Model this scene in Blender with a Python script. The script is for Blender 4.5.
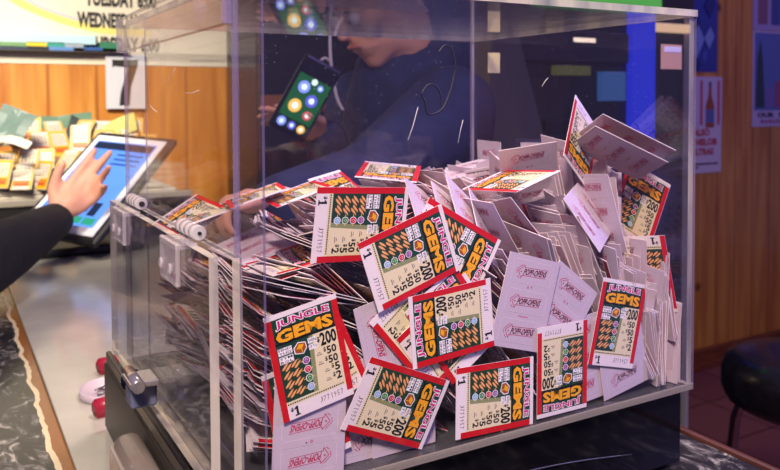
import bpy, bmesh, math, random
from mathutils import Vector, Matrix, Quaternion
from mathutils.bvhtree import BVHTree
import numpy as np
for o in list(bpy.data.objects): bpy.data.objects.remove(o, do_unlink=True)
SC = bpy.context.scene; COL = SC.collection
PI = math.pi
# ------------------------------------------------------------ camera
CP = Vector((-0.137014, -0.402113, 0.222051))
CR = Vector((0.867556, -0.497323, -0.004018)); CU = Vector((0.020656, 0.027959, 0.999396)); CF = Vector((0.496910, 0.867115, -0.034529))
FPX, PCY = 782.107, 127.356
cd = bpy.data.cameras.new('camera'); cam = bpy.data.objects.new('camera', cd); COL.objects.link(cam)
m = Matrix((CR, CU, -CF)).transposed().to_4x4(); m.translation = CP; cam.matrix_world = m
cd.sensor_width = 36; cd.lens = FPX / 780 * 36; cd.shift_y = -(235 - PCY) / 780; cd.clip_start = .01; cd.clip_end = 60
SC.camera = cam
cd.dof.use_dof = True; cd.dof.focus_distance = .50; cd.dof.aperture_fstop = 15
# ------------------------------------------------------------ world, lamps, exposure
SC.view_settings.view_transform = 'Standard'; SC.view_settings.look = 'None'
SC.view_settings.exposure = 0.8; SC.view_settings.gamma = 1; SC.view_settings.use_curve_mapping = False
wd = bpy.data.worlds.new('world'); SC.world = wd; wd.use_nodes = True
wd.node_tree.nodes['Background'].inputs[0].default_value = (.27, .21, .50, 1)
wd.node_tree.nodes['Background'].inputs[1].default_value = .27
SC.cycles.transparent_max_bounces = 48; SC.cycles.max_bounces = 8; SC.cycles.use_denoising = True
SC.cycles.caustics_reflective = False; SC.cycles.caustics_refractive = False
def area(name, loc, target, size, power, color, spread=PI):
    l = bpy.data.lights.new(name, 'AREA'); l.shape = 'DISK'; l.size = size; l.energy = power; l.spread = spread; l.color = color
    o = bpy.data.objects.new(name, l); COL.objects.link(o); o.location = loc
    o.rotation_euler = (Vector(target) - Vector(loc)).to_track_quat('-Z', 'Y').to_euler(); return o
area('unseen_warm_light', (-.50, -.80, 1.30), (.14, .05, .05), .30, 5.2, (1, .79, .69), math.radians(80))  # unseen front fill behind the camera, added to light the tickets
area('unseen_warm_light', (-.35, .50, 1.05), (.05, 2.0, .12), .4, 6.2, (1, .88, .72), math.radians(75))  # unseen light added to brighten the banner wall
area('unseen_warm_light', (.40, .35, 1.35), (.2, .15, 0), .3, 1.3, (1, .77, .78), math.radians(60))  # unseen warm light over the ticket pile
area('neon_lamp', (1.05, -.45, .60), (.32, .15, .1), .40, 1.5, (.42, .34, 1), math.radians(90))
area('neon_lamp', (2.7, .7, 1.4), (2.9, 2.1, .3), .8, 3.6, (.50, .30, .95))
# ------------------------------------------------------------ materials
MATS = {}
def mat(name, col, rough=.6, metal=0, emit=None, es=1, spec=.5, coat=0, trans=0):
    if name in MATS: return MATS[name]
    M = bpy.data.materials.new(name); M.use_nodes = True; b = M.node_tree.nodes['Principled BSDF']
    b.inputs['Base Color'].default_value = (*col, 1); b.inputs['Roughness'].default_value = rough
    b.inputs['Metallic'].default_value = metal; b.inputs['Specular IOR Level'].default_value = spec
    b.inputs['Coat Weight'].default_value = coat
    if emit: b.inputs['Emission Color'].default_value = (*emit, 1); b.inputs['Emission Strength'].default_value = es
    MATS[name] = M; return M
def srgb(h):
    c = [int(h[i:i+2], 16) / 255 for i in (0, 2, 4)]
    return tuple(x / 12.92 if x <= .04045 else ((x + .055) / 1.055) ** 2.4 for x in c)
def nd(M, t, **k):
    n = M.node_tree.nodes.new(t)
    for a, v in k.items(): setattr(n, a, v)
    return n
def noisy(name, c1, c2, scale=20, rough=.6, stretch=(1, 1, 1), bump=0, detail=5, lo=.35, hi=.65, spec=.5, dist=0, coat=0, metal=0):
    """two colours mixed by stretched noise, with optional bump"""
    if name in MATS: return MATS[name]
    M = mat(name, c1, rough, metal, spec=spec, coat=coat); L = M.node_tree.links; b = M.node_tree.nodes['Principled BSDF']
    tc = nd(M, 'ShaderNodeTexCoord'); mp = nd(M, 'ShaderNodeMapping'); mp.inputs['Scale'].default_value = stretch
    nz = nd(M, 'ShaderNodeTexNoise'); nz.inputs['Scale'].default_value = scale; nz.inputs['Detail'].default_value = detail; nz.inputs['Distortion'].default_value = dist
    rp = nd(M, 'ShaderNodeValToRGB'); rp.color_ramp.elements[0].color = (*c1, 1); rp.color_ramp.elements[1].color = (*c2, 1)
    rp.color_ramp.elements[0].position = lo; rp.color_ramp.elements[1].position = hi
    L.new(tc.outputs['Object'], mp.inputs[0]); L.new(mp.outputs[0], nz.inputs[0]); L.new(nz.outputs[0], rp.inputs[0]); L.new(rp.outputs[0], b.inputs['Base Color'])
    if bump:
        bp = nd(M, 'ShaderNodeBump'); bp.inputs['Strength'].default_value = bump; bp.inputs['Distance'].default_value = .002
        L.new(nz.outputs[0], bp.inputs['Height']); L.new(bp.outputs[0], b.inputs['Normal'])
    return M
def acrylic(name, tint, refl=1.0, dust=.5, haze=0.0):
    M = bpy.data.materials.new(name); M.use_nodes = True; N = M.node_tree.nodes; L = M.node_tree.links
    N.remove(N['Principled BSDF']); out = [n for n in N if n.type == 'OUTPUT_MATERIAL'][0]
    tr = nd(M, 'ShaderNodeBsdfTransparent'); tr.inputs[0].default_value = (*tint, 1)
    gl = nd(M, 'ShaderNodeBsdfGlossy'); gl.inputs['Roughness'].default_value = .03; gl.inputs[0].default_value = (1, 1, 1, 1)
    fr = nd(M, 'ShaderNodeFresnel'); fr.inputs[0].default_value = 1.45
    mu = nd(M, 'ShaderNodeMath', operation='MULTIPLY'); mu.inputs[1].default_value = refl
    ge = nd(M, 'ShaderNodeNewGeometry'); io = nd(M, 'ShaderNodeMath', operation='MULTIPLY_ADD')   # rays pass straight through, so both sides see the outer index
    io.inputs[1].default_value = 1/1.45 - 1.45; io.inputs[2].default_value = 1.45; L.new(ge.outputs['Backfacing'], io.inputs[0]); L.new(io.outputs[0], fr.inputs[0])
    mx = nd(M, 'ShaderNodeMixShader'); L.new(fr.outputs[0], mu.inputs[0]); L.new(mu.outputs[0], mx.inputs[0])
    L.new(tr.outputs[0], mx.inputs[1]); L.new(gl.outputs[0], mx.inputs[2])
    # dust specks
    tc = nd(M, 'ShaderNodeTexCoord'); vo = nd(M, 'ShaderNodeTexVoronoi'); vo.inputs['Scale'].default_value = 260
    lt = nd(M, 'ShaderNodeMath', operation='LESS_THAN'); lt.inputs[1].default_value = .055
    nz = nd(M, 'ShaderNodeTexNoise'); nz.inputs['Scale'].default_value = 9
    gt = nd(M, 'ShaderNodeMath', operation='GREATER_THAN'); gt.inputs[1].default_value = .52
    m2 = nd(M, 'ShaderNodeMath', operation='MULTIPLY'); m3 = nd(M, 'ShaderNodeMath', operation='MULTIPLY'); m3.inputs[1].default_value = dust
    m4 = nd(M, 'ShaderNodeMath', operation='ADD'); m4.inputs[1].default_value = haze
    df = nd(M, 'ShaderNodeBsdfDiffuse'); df.inputs[0].default_value = (.75, .75, .78, 1)
    L.new(tc.outputs['Object'], vo.inputs[0]); L.new(tc.outputs['Object'], nz.inputs[0]); L.new(vo.outputs['Distance'], lt.inputs[0]); L.new(nz.outputs[0], gt.inputs[0])
    L.new(lt.outputs[0], m2.inputs[0]); L.new(gt.outputs[0], m2.inputs[1]); L.new(m2.outputs[0], m3.inputs[0]); L.new(m3.outputs[0], m4.inputs[0])
    mz = nd(M, 'ShaderNodeMixShader'); L.new(m4.outputs[0], mz.inputs[0]); L.new(mx.outputs[0], mz.inputs[1]); L.new(df.outputs[0], mz.inputs[2])
    L.new(mz.outputs[0], out.inputs[0]); return M
A_FACE = acrylic('acrylic_face', (.975, .97, .985), 1.0, .55, .0)
A_SIDE = acrylic('acrylic_side', (.98, .975, .98), .35, .5, 0)
A_TOP = acrylic('acrylic_top', (.93, .93, .95), 1.0, .5, .012)
def edge_mat(name, col, a, rough=.25):
    M = mat(name, col, rough); b = M.node_tree.nodes['Principled BSDF']
    b.inputs['Alpha'].default_value = a; return M
noisy('acrylic_edge', srgb('d8d2bc'), srgb('8f8a92'), 34, .15, (1, 1, .22), detail=6, lo=.42, hi=.62)
A_EDGE = edge_mat('acrylic_edge', srgb('d8d2bc'), .70)
noisy('acrylic_edge_violet', srgb('8a80a8'), srgb('5c5480'), 20, .2, (1, 1, .2))
A_EDGEV = edge_mat('acrylic_edge_violet', srgb('8d84b0'), .62)
A_CLEAR = edge_mat('acrylic_clear_part', srgb('d9d2d6'), .38, .12)
# ------------------------------------------------------------ object helpers
def finish(name, me, parent=None, mats=(), smooth=False):
    for mm in mats: me.materials.append(mm)
    if smooth:
        for p in me.polygons: p.use_smooth = True
    o = bpy.data.objects.new(name, me); COL.objects.link(o)
    if parent: o.parent = parent
    return o
def obj(name, bm, mt, parent=None, smooth=False):
    me = bpy.data.meshes.new(name); bmesh.ops.recalc_face_normals(bm, faces=bm.faces); bm.to_mesh(me); bm.free()
    return finish(name, me, parent, mt if isinstance(mt, (list, tuple)) else [mt], smooth)
def tag(o, label, cat, group=None, kind=None):
    o['label'] = label; o['category'] = cat
    if group: o['group'] = group
    if kind: o['kind'] = kind
    return o
def struct(o): o['kind'] = 'structure'; return o
def empty(name, loc, label, cat, group=None, rot=None):
    o = bpy.data.objects.new(name, None); COL.objects.link(o); o.location = loc; o.empty_display_size = .02
    if rot is not None: o.rotation_mode = 'QUATERNION'; o.rotation_quaternion = rot
    return tag(o, label, cat, group)
def box(bm, lo, hi, bev=0, mi=0, M=None, seg=2):
    b2 = bmesh.new(); r = bmesh.ops.create_cube(b2, size=1)
    c = [(a + b) / 2 for a, b in zip(lo, hi)]; s = [abs(b - a) for a, b in zip(lo, hi)]
    for v in b2.verts: v.co = Vector([v.co[i] * s[i] + c[i] for i in range(3)])
    if bev: bmesh.ops.bevel(b2, geom=b2.edges[:], offset=bev, segments=seg, affect='EDGES', profile=.5)
    for f in b2.faces: f.material_index = mi
    merge(bm, b2, M); return bm
def merge(bm, b2, M=None):
    if M is not None: b2.transform(M)
    vm = {v: bm.verts.new(v.co) for v in b2.verts}
    for f in b2.faces:
        try: g = bm.faces.new([vm[v] for v in f.verts]); g.material_index = f.material_index; g.smooth = f.smooth
        except ValueError: pass
    b2.free()
def cyl(bm, a, b, r, r2=None, seg=24, mi=0, caps=True, bev=0):
    a = Vector(a); b = Vector(b); d = b - a; b2 = bmesh.new()
    bmesh.ops.create_cone(b2, cap_ends=caps, segments=seg, radius1=r, radius2=r if r2 is None else r2, depth=d.length)
    if bev: bmesh.ops.bevel(b2, geom=[e for e in b2.edges if len(e.link_faces) == 2 and any(len(f.verts) > 4 for f in e.link_faces)], offset=bev, segments=2, affect='EDGES')
    for f in b2.faces: f.material_index = mi; f.smooth = len(f.verts) == 4
    merge(bm, b2, Matrix.Translation((a + b) / 2) @ d.to_track_quat('Z', 'Y').to_matrix().to_4x4()); return bm
def tube(bm, pts, r, seg=8, mi=0, closed=False):
    pts = [Vector(p) for p in pts]; n = len(pts); rings = []; up = None
    for i, p in enumerate(pts):
        t = (pts[(i + 1) % n] - pts[i - 1]) if closed or 0 < i < n - 1 else (pts[1] - pts[0] if i == 0 else pts[-1] - pts[-2])
        t.normalize()
        if up is None: up = t.orthogonal().normalized()
        up = (up - t * up.dot(t)).normalized(); s = t.cross(up); rr = r[i] if isinstance(r, (list, tuple)) else r
        rings.append([bm.verts.new(p + (up * math.cos(2*PI*k/seg) + s * math.sin(2*PI*k/seg)) * rr) for k in range(seg)])
    for i in range(n if closed else n - 1):
        A, B = rings[i], rings[(i + 1) % n]
        for k in range(seg):
            f = bm.faces.new((A[k], A[(k+1) % seg], B[(k+1) % seg], B[k])); f.material_index = mi; f.smooth = True
    if not closed:
        for rg in (rings[0][::-1], rings[-1]):
            f = bm.faces.new(rg); f.material_index = mi
    return bm
def lathe(bm, prof, c=(0, 0, 0), seg=40, mi=0):
    rings = []
    for r, z in prof: rings.append([bm.verts.new((c[0] + r*math.cos(2*PI*k/seg), c[1] + r*math.sin(2*PI*k/seg), c[2] + z)) for k in range(seg)])
    for A, B in zip(rings, rings[1:]):
        for k in range(seg):
            f = bm.faces.new((A[k], A[(k+1) % seg], B[(k+1) % seg], B[k])); f.material_index = mi; f.smooth = True
    for rg in (rings[0][::-1], rings[-1]): bm.faces.new(rg).material_index = mi
    return bm
def ray(px, py): return CF + CR * ((px - 390) / FPX) - CU * ((py - PCY) / FPX)
def onY(px, py, Y): d = ray(px, py); return CP + d * ((Y - CP.y) / d.y)
def onZ(px, py, Z): d = ray(px, py); return CP + d * ((Z - CP.z) / d.z)
def proj(P): d = P - CP; w = d.dot(CF); return 390 + FPX * d.dot(CR) / w, PCY - FPX * d.dot(CU) / w, w
# flat writing: text outlines turned into polygons inside a box
TXT = {}
def textpoly(body, bold=0.0, res=2):
    k = (body, bold, res)
    if k in TXT: return TXT[k]
    cu = bpy.data.curves.new('t', 'FONT'); cu.body = body; cu.offset = bold; cu.resolution_u = res; cu.fill_mode = 'FRONT'
    o = bpy.data.objects.new('t', cu); COL.objects.link(o); dg = bpy.context.evaluated_depsgraph_get()
    me = bpy.data.meshes.new_from_object(o.evaluated_get(dg))
    V = np.array([v.co[:2] for v in me.vertices]); F_ = [tuple(p.vertices) for p in me.polygons]
    bpy.data.objects.remove(o); bpy.data.curves.remove(cu); bpy.data.meshes.remove(me)
    TXT[k] = (V, F_, V.min(0), V.max(0)); return TXT[k]
class Print:
    """collects flat coloured polygons at small heights above z=0"""
    def __init__(s): s.v = []; s.f = []; s.m = []
    def poly(s, pts, mi, z):
        b = len(s.v); s.v += [(p[0], p[1], z) for p in pts]; s.f.append(tuple(range(b, b + len(pts)))); s.m.append(mi)
    def rect(s, x0, y0, x1, y1, mi, z): s.poly([(x0, y0), (x1, y0), (x1, y1), (x0, y1)], mi, z)
    def disc(s, cx, cy, r, mi, z, n=14, ry=None): s.poly([(cx + r*math.cos(2*PI*k/n), cy + (ry or r)*math.sin(2*PI*k/n)) for k in range(n)], mi, z)
    def ring(s, pts, w, mi, z):
        n = len(pts)
        for i in range(n - 1): s.line(pts[i], pts[i+1], w, mi, z)
    def line(s, a, b, w, mi, z):
        d = Vector((b[0]-a[0], b[1]-a[1])); 
        if d.length < 1e-9: return
        d.normalize(); p = Vector((-d.y, d.x)) * w / 2
        s.poly([(a[0]-p.x, a[1]-p.y), (b[0]-p.x, b[1]-p.y), (b[0]+p.x, b[1]+p.y), (a[0]+p.x, a[1]+p.y)], mi, z)
    def text(s, body, x0, y0, x1, y1, mi, z, bold=0.0, warp=None, rot=0, res=2):
        V, F_, lo, hi = textpoly(body, bold, res); u = (V - lo) / (hi - lo)
        P = np.stack([x0 + u[:, 0]*(x1-x0), y0 + u[:, 1]*(y1-y0)], 1)
        if warp: P = np.array([warp(*q) for q in P])
        if rot:
            c = np.array([(x0+x1)/2, (y0+y1)/2]); R_ = np.array([[math.cos(rot), -math.sin(rot)], [math.sin(rot), math.cos(rot)]]); P = (P - c) @ R_.T + c
        b = len(s.v); s.v += [(q[0], q[1], z) for q in P]
        for f in F_: s.f.append(tuple(b + i for i in f)); s.m.append(mi)
    def mesh(s, name, mats, M=None, up=1):
        me = bpy.data.meshes.new(name); me.from_pydata([tuple((M @ Vector(v)) if M else v) for v in s.v], [], s.f)
        for mm in mats: me.materials.append(mm)
        me.polygons.foreach_set('material_index', s.m); me.update(); return me
# ============================================================ SETTING
WY = 2.1; FZ = -1.08; CZ = -.058
def wood_mat(name, c1, c2, c3):
    M = mat(name, c1, .38, coat=.25); L = M.node_tree.links; b = M.node_tree.nodes['Principled BSDF']
    tc = nd(M, 'ShaderNodeTexCoord'); mp = nd(M, 'ShaderNodeMapping'); mp.inputs['Scale'].default_value = (9, 9, .8)
    nz = nd(M, 'ShaderNodeTexNoise'); nz.inputs['Scale'].default_value = 2.2; nz.inputs['Detail'].default_value = 7; nz.inputs['Distortion'].default_value = .6
    rp = nd(M, 'ShaderNodeValToRGB'); e = rp.color_ramp.elements; e[0].color = (*c1, 1); e[1].color = (*c2, 1); e[0].position = .3; e[1].position = .62
    sx = nd(M, 'ShaderNodeSeparateXYZ'); mo = nd(M, 'ShaderNodeMath', operation='PINGPONG'); mo.inputs[1].default_value = .068
    gr = nd(M, 'ShaderNodeValToRGB'); g = gr.color_ramp.elements; g[0].color = (*c3, 1); g[1].color = (1, 1, 1, 1); g[0].position = .002; g[1].position = .006
    mx = nd(M, 'ShaderNodeMix', data_type='RGBA', blend_type='MULTIPLY'); mx.inputs['Factor'].default_value = 1
    vo = nd(M, 'ShaderNodeTexVoronoi'); vo.inputs['Scale'].default_value = 3.3
    kr = nd(M, 'ShaderNodeValToRGB'); k = kr.color_ramp.elements; k[0].color = (.22, .1, .05, 1); k[1].color = (1, 1, 1, 1); k[0].position = .04; k[1].position = .1
    m2 = nd(M, 'ShaderNodeMix', data_type='RGBA', blend_type='MULTIPLY'); m2.inputs['Factor'].default_value = 1
    L.new(tc.outputs['Object'], mp.inputs[0]); L.new(mp.outputs[0], nz.inputs[0]); L.new(nz.outputs[0], rp.inputs[0])
    L.new(tc.outputs['Object'], sx.inputs[0]); L.new(sx.outputs[0], mo.inputs[0]); L.new(mo.outputs[0], gr.inputs[0])
    L.new(tc.outputs['Object'], vo.inputs[0]); L.new(vo.outputs['Distance'], kr.inputs[0])
    L.new(rp.outputs[0], mx.inputs['A']); L.new(gr.outputs[0], mx.inputs['B']); L.new(mx.outputs['Result'], m2.inputs['A']); L.new(kr.outputs[0], m2.inputs['B']); L.new(m2.outputs['Result'], b.inputs['Base Color'])
    return M
M_WOOD = wood_mat('pine_paneling', srgb('b0661e'), srgb('dc9a44'), (.55, .40, .30))
M_TRIM = noisy('baseboard_wood', srgb('6b3418'), srgb('8a4722'), 8, .45, (1, 8, 8))
bm = bmesh.new(); box(bm, (-2.2, WY, FZ), (6.0, WY+.08, 1.5)); struct(obj('wall_back', bm, M_WOOD))
bm = bmesh.new(); box(bm, (.9, WY-.018, FZ), (6.0, WY, FZ+.10), .004); box(bm, (.9, WY-.026, FZ), (6.0, WY-.018, FZ+.03), .003); struct(obj('baseboard_back', bm, M_TRIM))
def floor_mat():
    M = mat('floor_tile', (.2, .1, .1), .32); L = M.node_tree.links; b = M.node_tree.nodes['Principled BSDF']
    tc = nd(M, 'ShaderNodeTexCoord'); br = nd(M, 'ShaderNodeTexBrick'); br.offset = 0
    br.inputs['Scale'].default_value = 1; br.inputs['Brick Width'].default_value = .3; br.inputs['Row Height'].default_value = .3; br.inputs['Mortar Size'].default_value = .006
    br.inputs['Color1'].default_value = (*srgb('8a5a58'), 1); br.inputs['Color2'].default_value = (*srgb('7d4c50'), 1); br.inputs['Mortar'].default_value = (*srgb('4e3034'), 1)
    L.new(tc.outputs['Object'], br.inputs[0]); L.new(br.outputs[0], b.inputs['Base Color']); return M
bm = bmesh.new(); box(bm, (-2.2, -1.6, FZ-.05), (6.0, WY+.08, FZ)); struct(obj('floor', bm, floor_mat()))
# ------------------------------------------------------------ bar counter
def marble():
    M = mat('marbled_epoxy', (.02, .02, .02), .26, coat=.1); L = M.node_tree.links; b = M.node_tree.nodes['Principled BSDF']
    tc = nd(M, 'ShaderNodeTexCoord'); mp = nd(M, 'ShaderNodeMapping'); mp.inputs['Scale'].default_value = (1, .55, 1); mp.inputs['Rotation'].default_value = (0, 0, .5)
    n1 = nd(M, 'ShaderNodeTexNoise'); n1.inputs['Scale'].default_value = 44; n1.inputs['Detail'].default_value = 9; n1.inputs['Distortion'].default_value = 2.2; n1.inputs['Roughness'].default_value = .68
    r1 = nd(M, 'ShaderNodeValToRGB'); e = r1.color_ramp.elements
    e[0].position = .48; e[0].color = (.012, .013, .015, 1); e[1].position = .72; e[1].color = (*srgb('c9c6b8'), 1)
    q = e.new(.57); q.color = (.09, .09, .088, 1)
    L.new(tc.outputs['Object'], mp.inputs[0]); L.new(mp.outputs[0], n1.inputs[0]); L.new(n1.outputs[0], r1.inputs[0])
    # wooden strip with a wavy cream rim along x = -.06
    sx = nd(M, 'ShaderNodeSeparateXYZ'); L.new(tc.outputs['Object'], sx.inputs[0])
    n2 = nd(M, 'ShaderNodeTexNoise'); n2.inputs['Scale'].default_value = 22; n2.inputs['Detail'].default_value = 4; L.new(tc.outputs['Object'], n2.inputs[0])
    ma = nd(M, 'ShaderNodeMath', operation='MULTIPLY_ADD'); ma.inputs[1].default_value = .016; L.new(n2.outputs[0], ma.inputs[0]); L.new(sx.outputs[0], ma.inputs[2])
    def band(a, c):
        g = nd(M, 'ShaderNodeMath', operation='GREATER_THAN'); g.inputs[1].default_value = a; L.new(ma.outputs[0], g.inputs[0])
        l = nd(M, 'ShaderNodeMath', operation='LESS_THAN'); l.inputs[1].default_value = c; L.new(ma.outputs[0], l.inputs[0])
        x = nd(M, 'ShaderNodeMath', operation='MULTIPLY'); L.new(g.outputs[0], x.inputs[0]); L.new(l.outputs[0], x.inputs[1]); return x
    cur = r1.outputs[0]
    for a, c, colr in ((-.0575, -.0535, srgb('d9cda4')), (-.0535, -.030, srgb('8a5a2c'))):
        mx = nd(M, 'ShaderNodeMix', data_type='RGBA'); L.new(band(a, c).outputs[0], mx.inputs['Factor']); L.new(cur, mx.inputs['A']); mx.inputs['B'].default_value = (*colr, 1); cur = mx.outputs['Result']
    L.new(cur, b.inputs['Base Color']); return M
cnt = empty('bar_counter', (0, 0, FZ), 'long bar counter with black and white marbled top under the ticket box', 'bar counter')
def P0(o): o.location = (0, 0, -FZ); return o
bm = bmesh.new(); box(bm, (-.30, -.75, CZ-.004-.04), (.406, 1.9, CZ-.004), .003); P0(obj('countertop', bm, marble(), cnt))
bm = bmesh.new(); box(bm, (.4062, -.75, CZ-.05), (.4145, 1.9, CZ-.002), .003); P0(obj('edge_trim', bm, noisy('trim_wood', srgb('3a1e1a'), srgb('55302a'), 30, .35, (1, .1, 1)), cnt))
bm = bmesh.new(); box(bm, (-.24, -.7, FZ), (.34, 1.85, CZ-.044)); P0(obj('counter_body', bm, M_TRIM, cnt))
M_SHEET = noisy('pale_reflection_sheet', srgb('b4b4a6'), srgb('a0a297'), 14, .16, (1, 1, 1), .05, 6, .3, .7)  # pale tone stands in for the bright banner reflected in the sheet
M_SHEDGE = mat('sheet_edge_green', srgb('8fa69a'), .2)
bm = bmesh.new(); box(bm, (-.0535, .02, CZ-.0038), (.31, 1.36, CZ), .0012); bm.normal_update()
for f in bm.faces:
    if abs(f.normal.z) < .5: f.material_index = 1
tag(obj('counter_sheet', bm, [M_SHEET, M_SHEDGE]), 'pale translucent plastic sheet with greenish edge lying on the bar counter', 'plastic sheet')
# ============================================================ ACRYLIC BOX
W, D, H = .36, .283, .2894
ab = empty('acrylic_box', (0, 0, 0), 'large clear acrylic ballot box filled with paper pull tab tickets', 'acrylic box')
def panel(name, lo, hi, faceaxis, face=A_FACE, edge=A_EDGE, parent=ab):
    b = bmesh.new(); box(b, lo, hi)
    b.normal_update()
    for f in b.faces: f.material_index = 0 if abs(f.normal[faceaxis]) > .5 else 1
    return obj(name, b, [face, edge], parent)
panel('front_panel', (.0, -.0022, .0), (W, .0, H-.005), 1, A_FACE, A_EDGEV)
panel('back_panel', (.0, D-.003, .003), (W-.005, D, H-.005), 1, A_FACE, A_EDGEV)
panel('right_panel', (W-.0052, .0001, .003), (W, D, H-.005), 0)
panel('floor_panel', (.0, .0001, 0), (W, D, .0028), 2, acrylic('acrylic_floor', (.80, .80, .82), 1, .6, .05))
panel('top_panel', (-.001, -.0024, H-.005), (W+.001, D, H), 2, A_TOP)
panel('inner_left_pane', (.0135, .0002, .003), (.0150, D-.003, H-.005), 0, A_SIDE, A_EDGEV)
panel('outer_left_pane', (-.0030, .0002, .138), (.0, D, H-.005), 0, A_SIDE, A_EDGEV)
panel('lower_left_pane', (-.0040, .0002, .0), (.0015, D, .138), 0, A_SIDE)
# lid skirt along the left side
panel('lid_skirt', (-.0085, -.001, H-.0265), (-.0032, D+.001, H+.001), 0, acrylic('acrylic_skirt', (.90, .86, .86), .4, .3, .004), A_EDGEV)
# front lower lip (polished bottom edge)
b = bmesh.new(); box(b, (0, -.0036, -.0002), (W-.0015, -.0023, .0050), .0005); obj('front_lip', b, edge_mat('lip', srgb('8f897f'), .6), ab)
# hinged door on the left
DX0, DX1 = -.0165, -.0115
door = panel('door', (DX0, .001, .012), (DX1, D-.002, .1395), 0, acrylic('acrylic_door', (.95, .945, .96), .85, .5, .008))
for hy in (.077, .232):
    h_ = bmesh.new()
    for k in range(4): cyl(h_, (-.0052, hy-.020+k*.010, .1432), (-.0052, hy-.0102+k*.010, .1432), .0046, seg=20, bev=.0004)
    hg = obj('hinge', h_, A_CLEAR if False else edge_mat('hinge_clear', srgb('d4d2d2'), .5, .1), ab)
    b = bmesh.new(); box(b, (DX0-.003, hy-.020, .112), (DX0, hy+.020, .138), .001); box(b, (DX0-.003, hy-.020, .134), (-.006, hy+.020, .1375), .0008)
    obj('hinge_leaf', b, A_CLEAR, hg)
    b = bmesh.new()
    for sy in (-.011, .011): cyl(b, (DX0-.0052, hy+sy, .122), (DX0-.003, hy+sy, .122), .0035, seg=16, bev=.0005)
    obj('hinge_screw', b, A_CLEAR, hg)
    b = bmesh.new(); cyl(b, (-.0052, hy-.0212, .1432), (-.0052, hy-.0198, .1432), .0022 if hy > .1 else .0012, seg=12); obj('hinge_pin', b, mat('pin_dark', (.02, .02, .02), .4), hg)
# cam lock on the lower door
lk = bmesh.new(); M_CHR = mat('chrome', srgb('c9c6cc'), .12, 1)
box(lk, (-.034, .118, .021), (-.017, .136, .037), .0015)
lko = obj('door_latch', lk, edge_mat('latch_block', srgb('6d7592'), .85, .1), ab)
b = bmesh.new(); box(b, (-.036, .110, .037), (-.017, .136, .0405), .001); cyl(b, (-.031, .108, .0385), (-.031, .143, .0385), .0045, seg=18, bev=.0006); obj('latch_plate', b, mat('chrome_plate', srgb('bdb9ba'), .2, .8), lko)
b = bmesh.new(); cyl(b, (-.027, .136, .030), (-.027, .147, .030), .0062, seg=22, bev=.001); cyl(b, (-.027, .147, .030), (-.027, .152, .030), .0075, seg=22, bev=.0015); obj('latch_knob', b, mat('knob_dark', srgb('33384c'), .15, .9), lko)
# marks on the acrylic
def glassline(name, pts, r, mt, plane='y', off=-.0026):
    b = bmesh.new(); tube(b, pts, r, 6); return obj(name, b, mt, ab)
def fy(px, py): return onY(px, py, -.0027)
def spline(c, n=6):
    out = []
    for i in range(len(c)-1):
        p0, p1, p2, p3 = c[max(i-1, 0)], c[i], c[i+1], c[min(i+2, len(c)-1)]
        for k in range(n):
            t = k/n; out.append(tuple(.5*((2*p1[j]) + (-p0[j]+p2[j])*t + (2*p0[j]-5*p1[j]+4*p2[j]-p3[j])*t*t + (-p0[j]+3*p1[j]-3*p2[j]+p3[j])*t**3) for j in range(len(p1))))
    return out + [tuple(c[-1])]
loop = [(439, 52), (444, 46), (450, 47), (454, 58), (455, 72), (450, 92), (443, 108), (434, 114), (427, 113), (425, 102), (422, 94), (428, 85), (436, 86), (441, 96), (441, 106)]
glassline('marker_loop', [fy(*q) for q in spline(loop, 5)], .0006, mat('marker_ink', (.005, .005, .02), .5))
M_SCR = mat('scratch', (.85, .85, .82), .6)
for c in ([(168, 84), (175, 68)], [(185, 93), (192, 93), (199, 90)], [(150, 105), (154, 110), (157, 112)], [(408, 140), (413, 126), (418, 107)], [(458, 143), (461, 128), (463, 120)], [(542, 86), (546, 80), (548, 78)]):
    glassline('scratch', [fy(*q) if q[0] > 240 else CP + ray(*q) * ((-.0034 - CP.x) / ray(*q).x) for q in c], .00014, M_SCR)
def sticker(name, px0, py0, px1, py1, Y, col, parent=ab):
    a = onY(px0, py1, Y); c = onY(px1, py0, Y); b = bmesh.new(); box(b, (a.x, Y, a.z), (c.x, Y+.0006, c.z), .0002); return obj(name, b, mat('sticker_'+col, srgb(col), .6), parent)
sticker('tan_sticker', 661, 45, 682, 69, .2785, 'c49a7c'); sticker('yellow_sticker', 488, 53, 500, 73, .2785, 'd8cf86'); 
st = sticker('white_sticker', 193, 0, 206, 23, .2785, 'e6dfdc')
a = onY(664, 52, .2782); c = onY(681, 47, .2782); b = bmesh.new(); box(b, (a.x, .2778, a.z), (c.x, .2784, c.z), .0002); obj('sticker_smear', b, mat('smear', srgb('dcd6e6'), .6), ab)
# lid slip of printed paper on the top
pp = bmesh.new(); pts = [(262, 6), (300, -6), (420, -8), (428, 11), (380, 8)]
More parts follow.
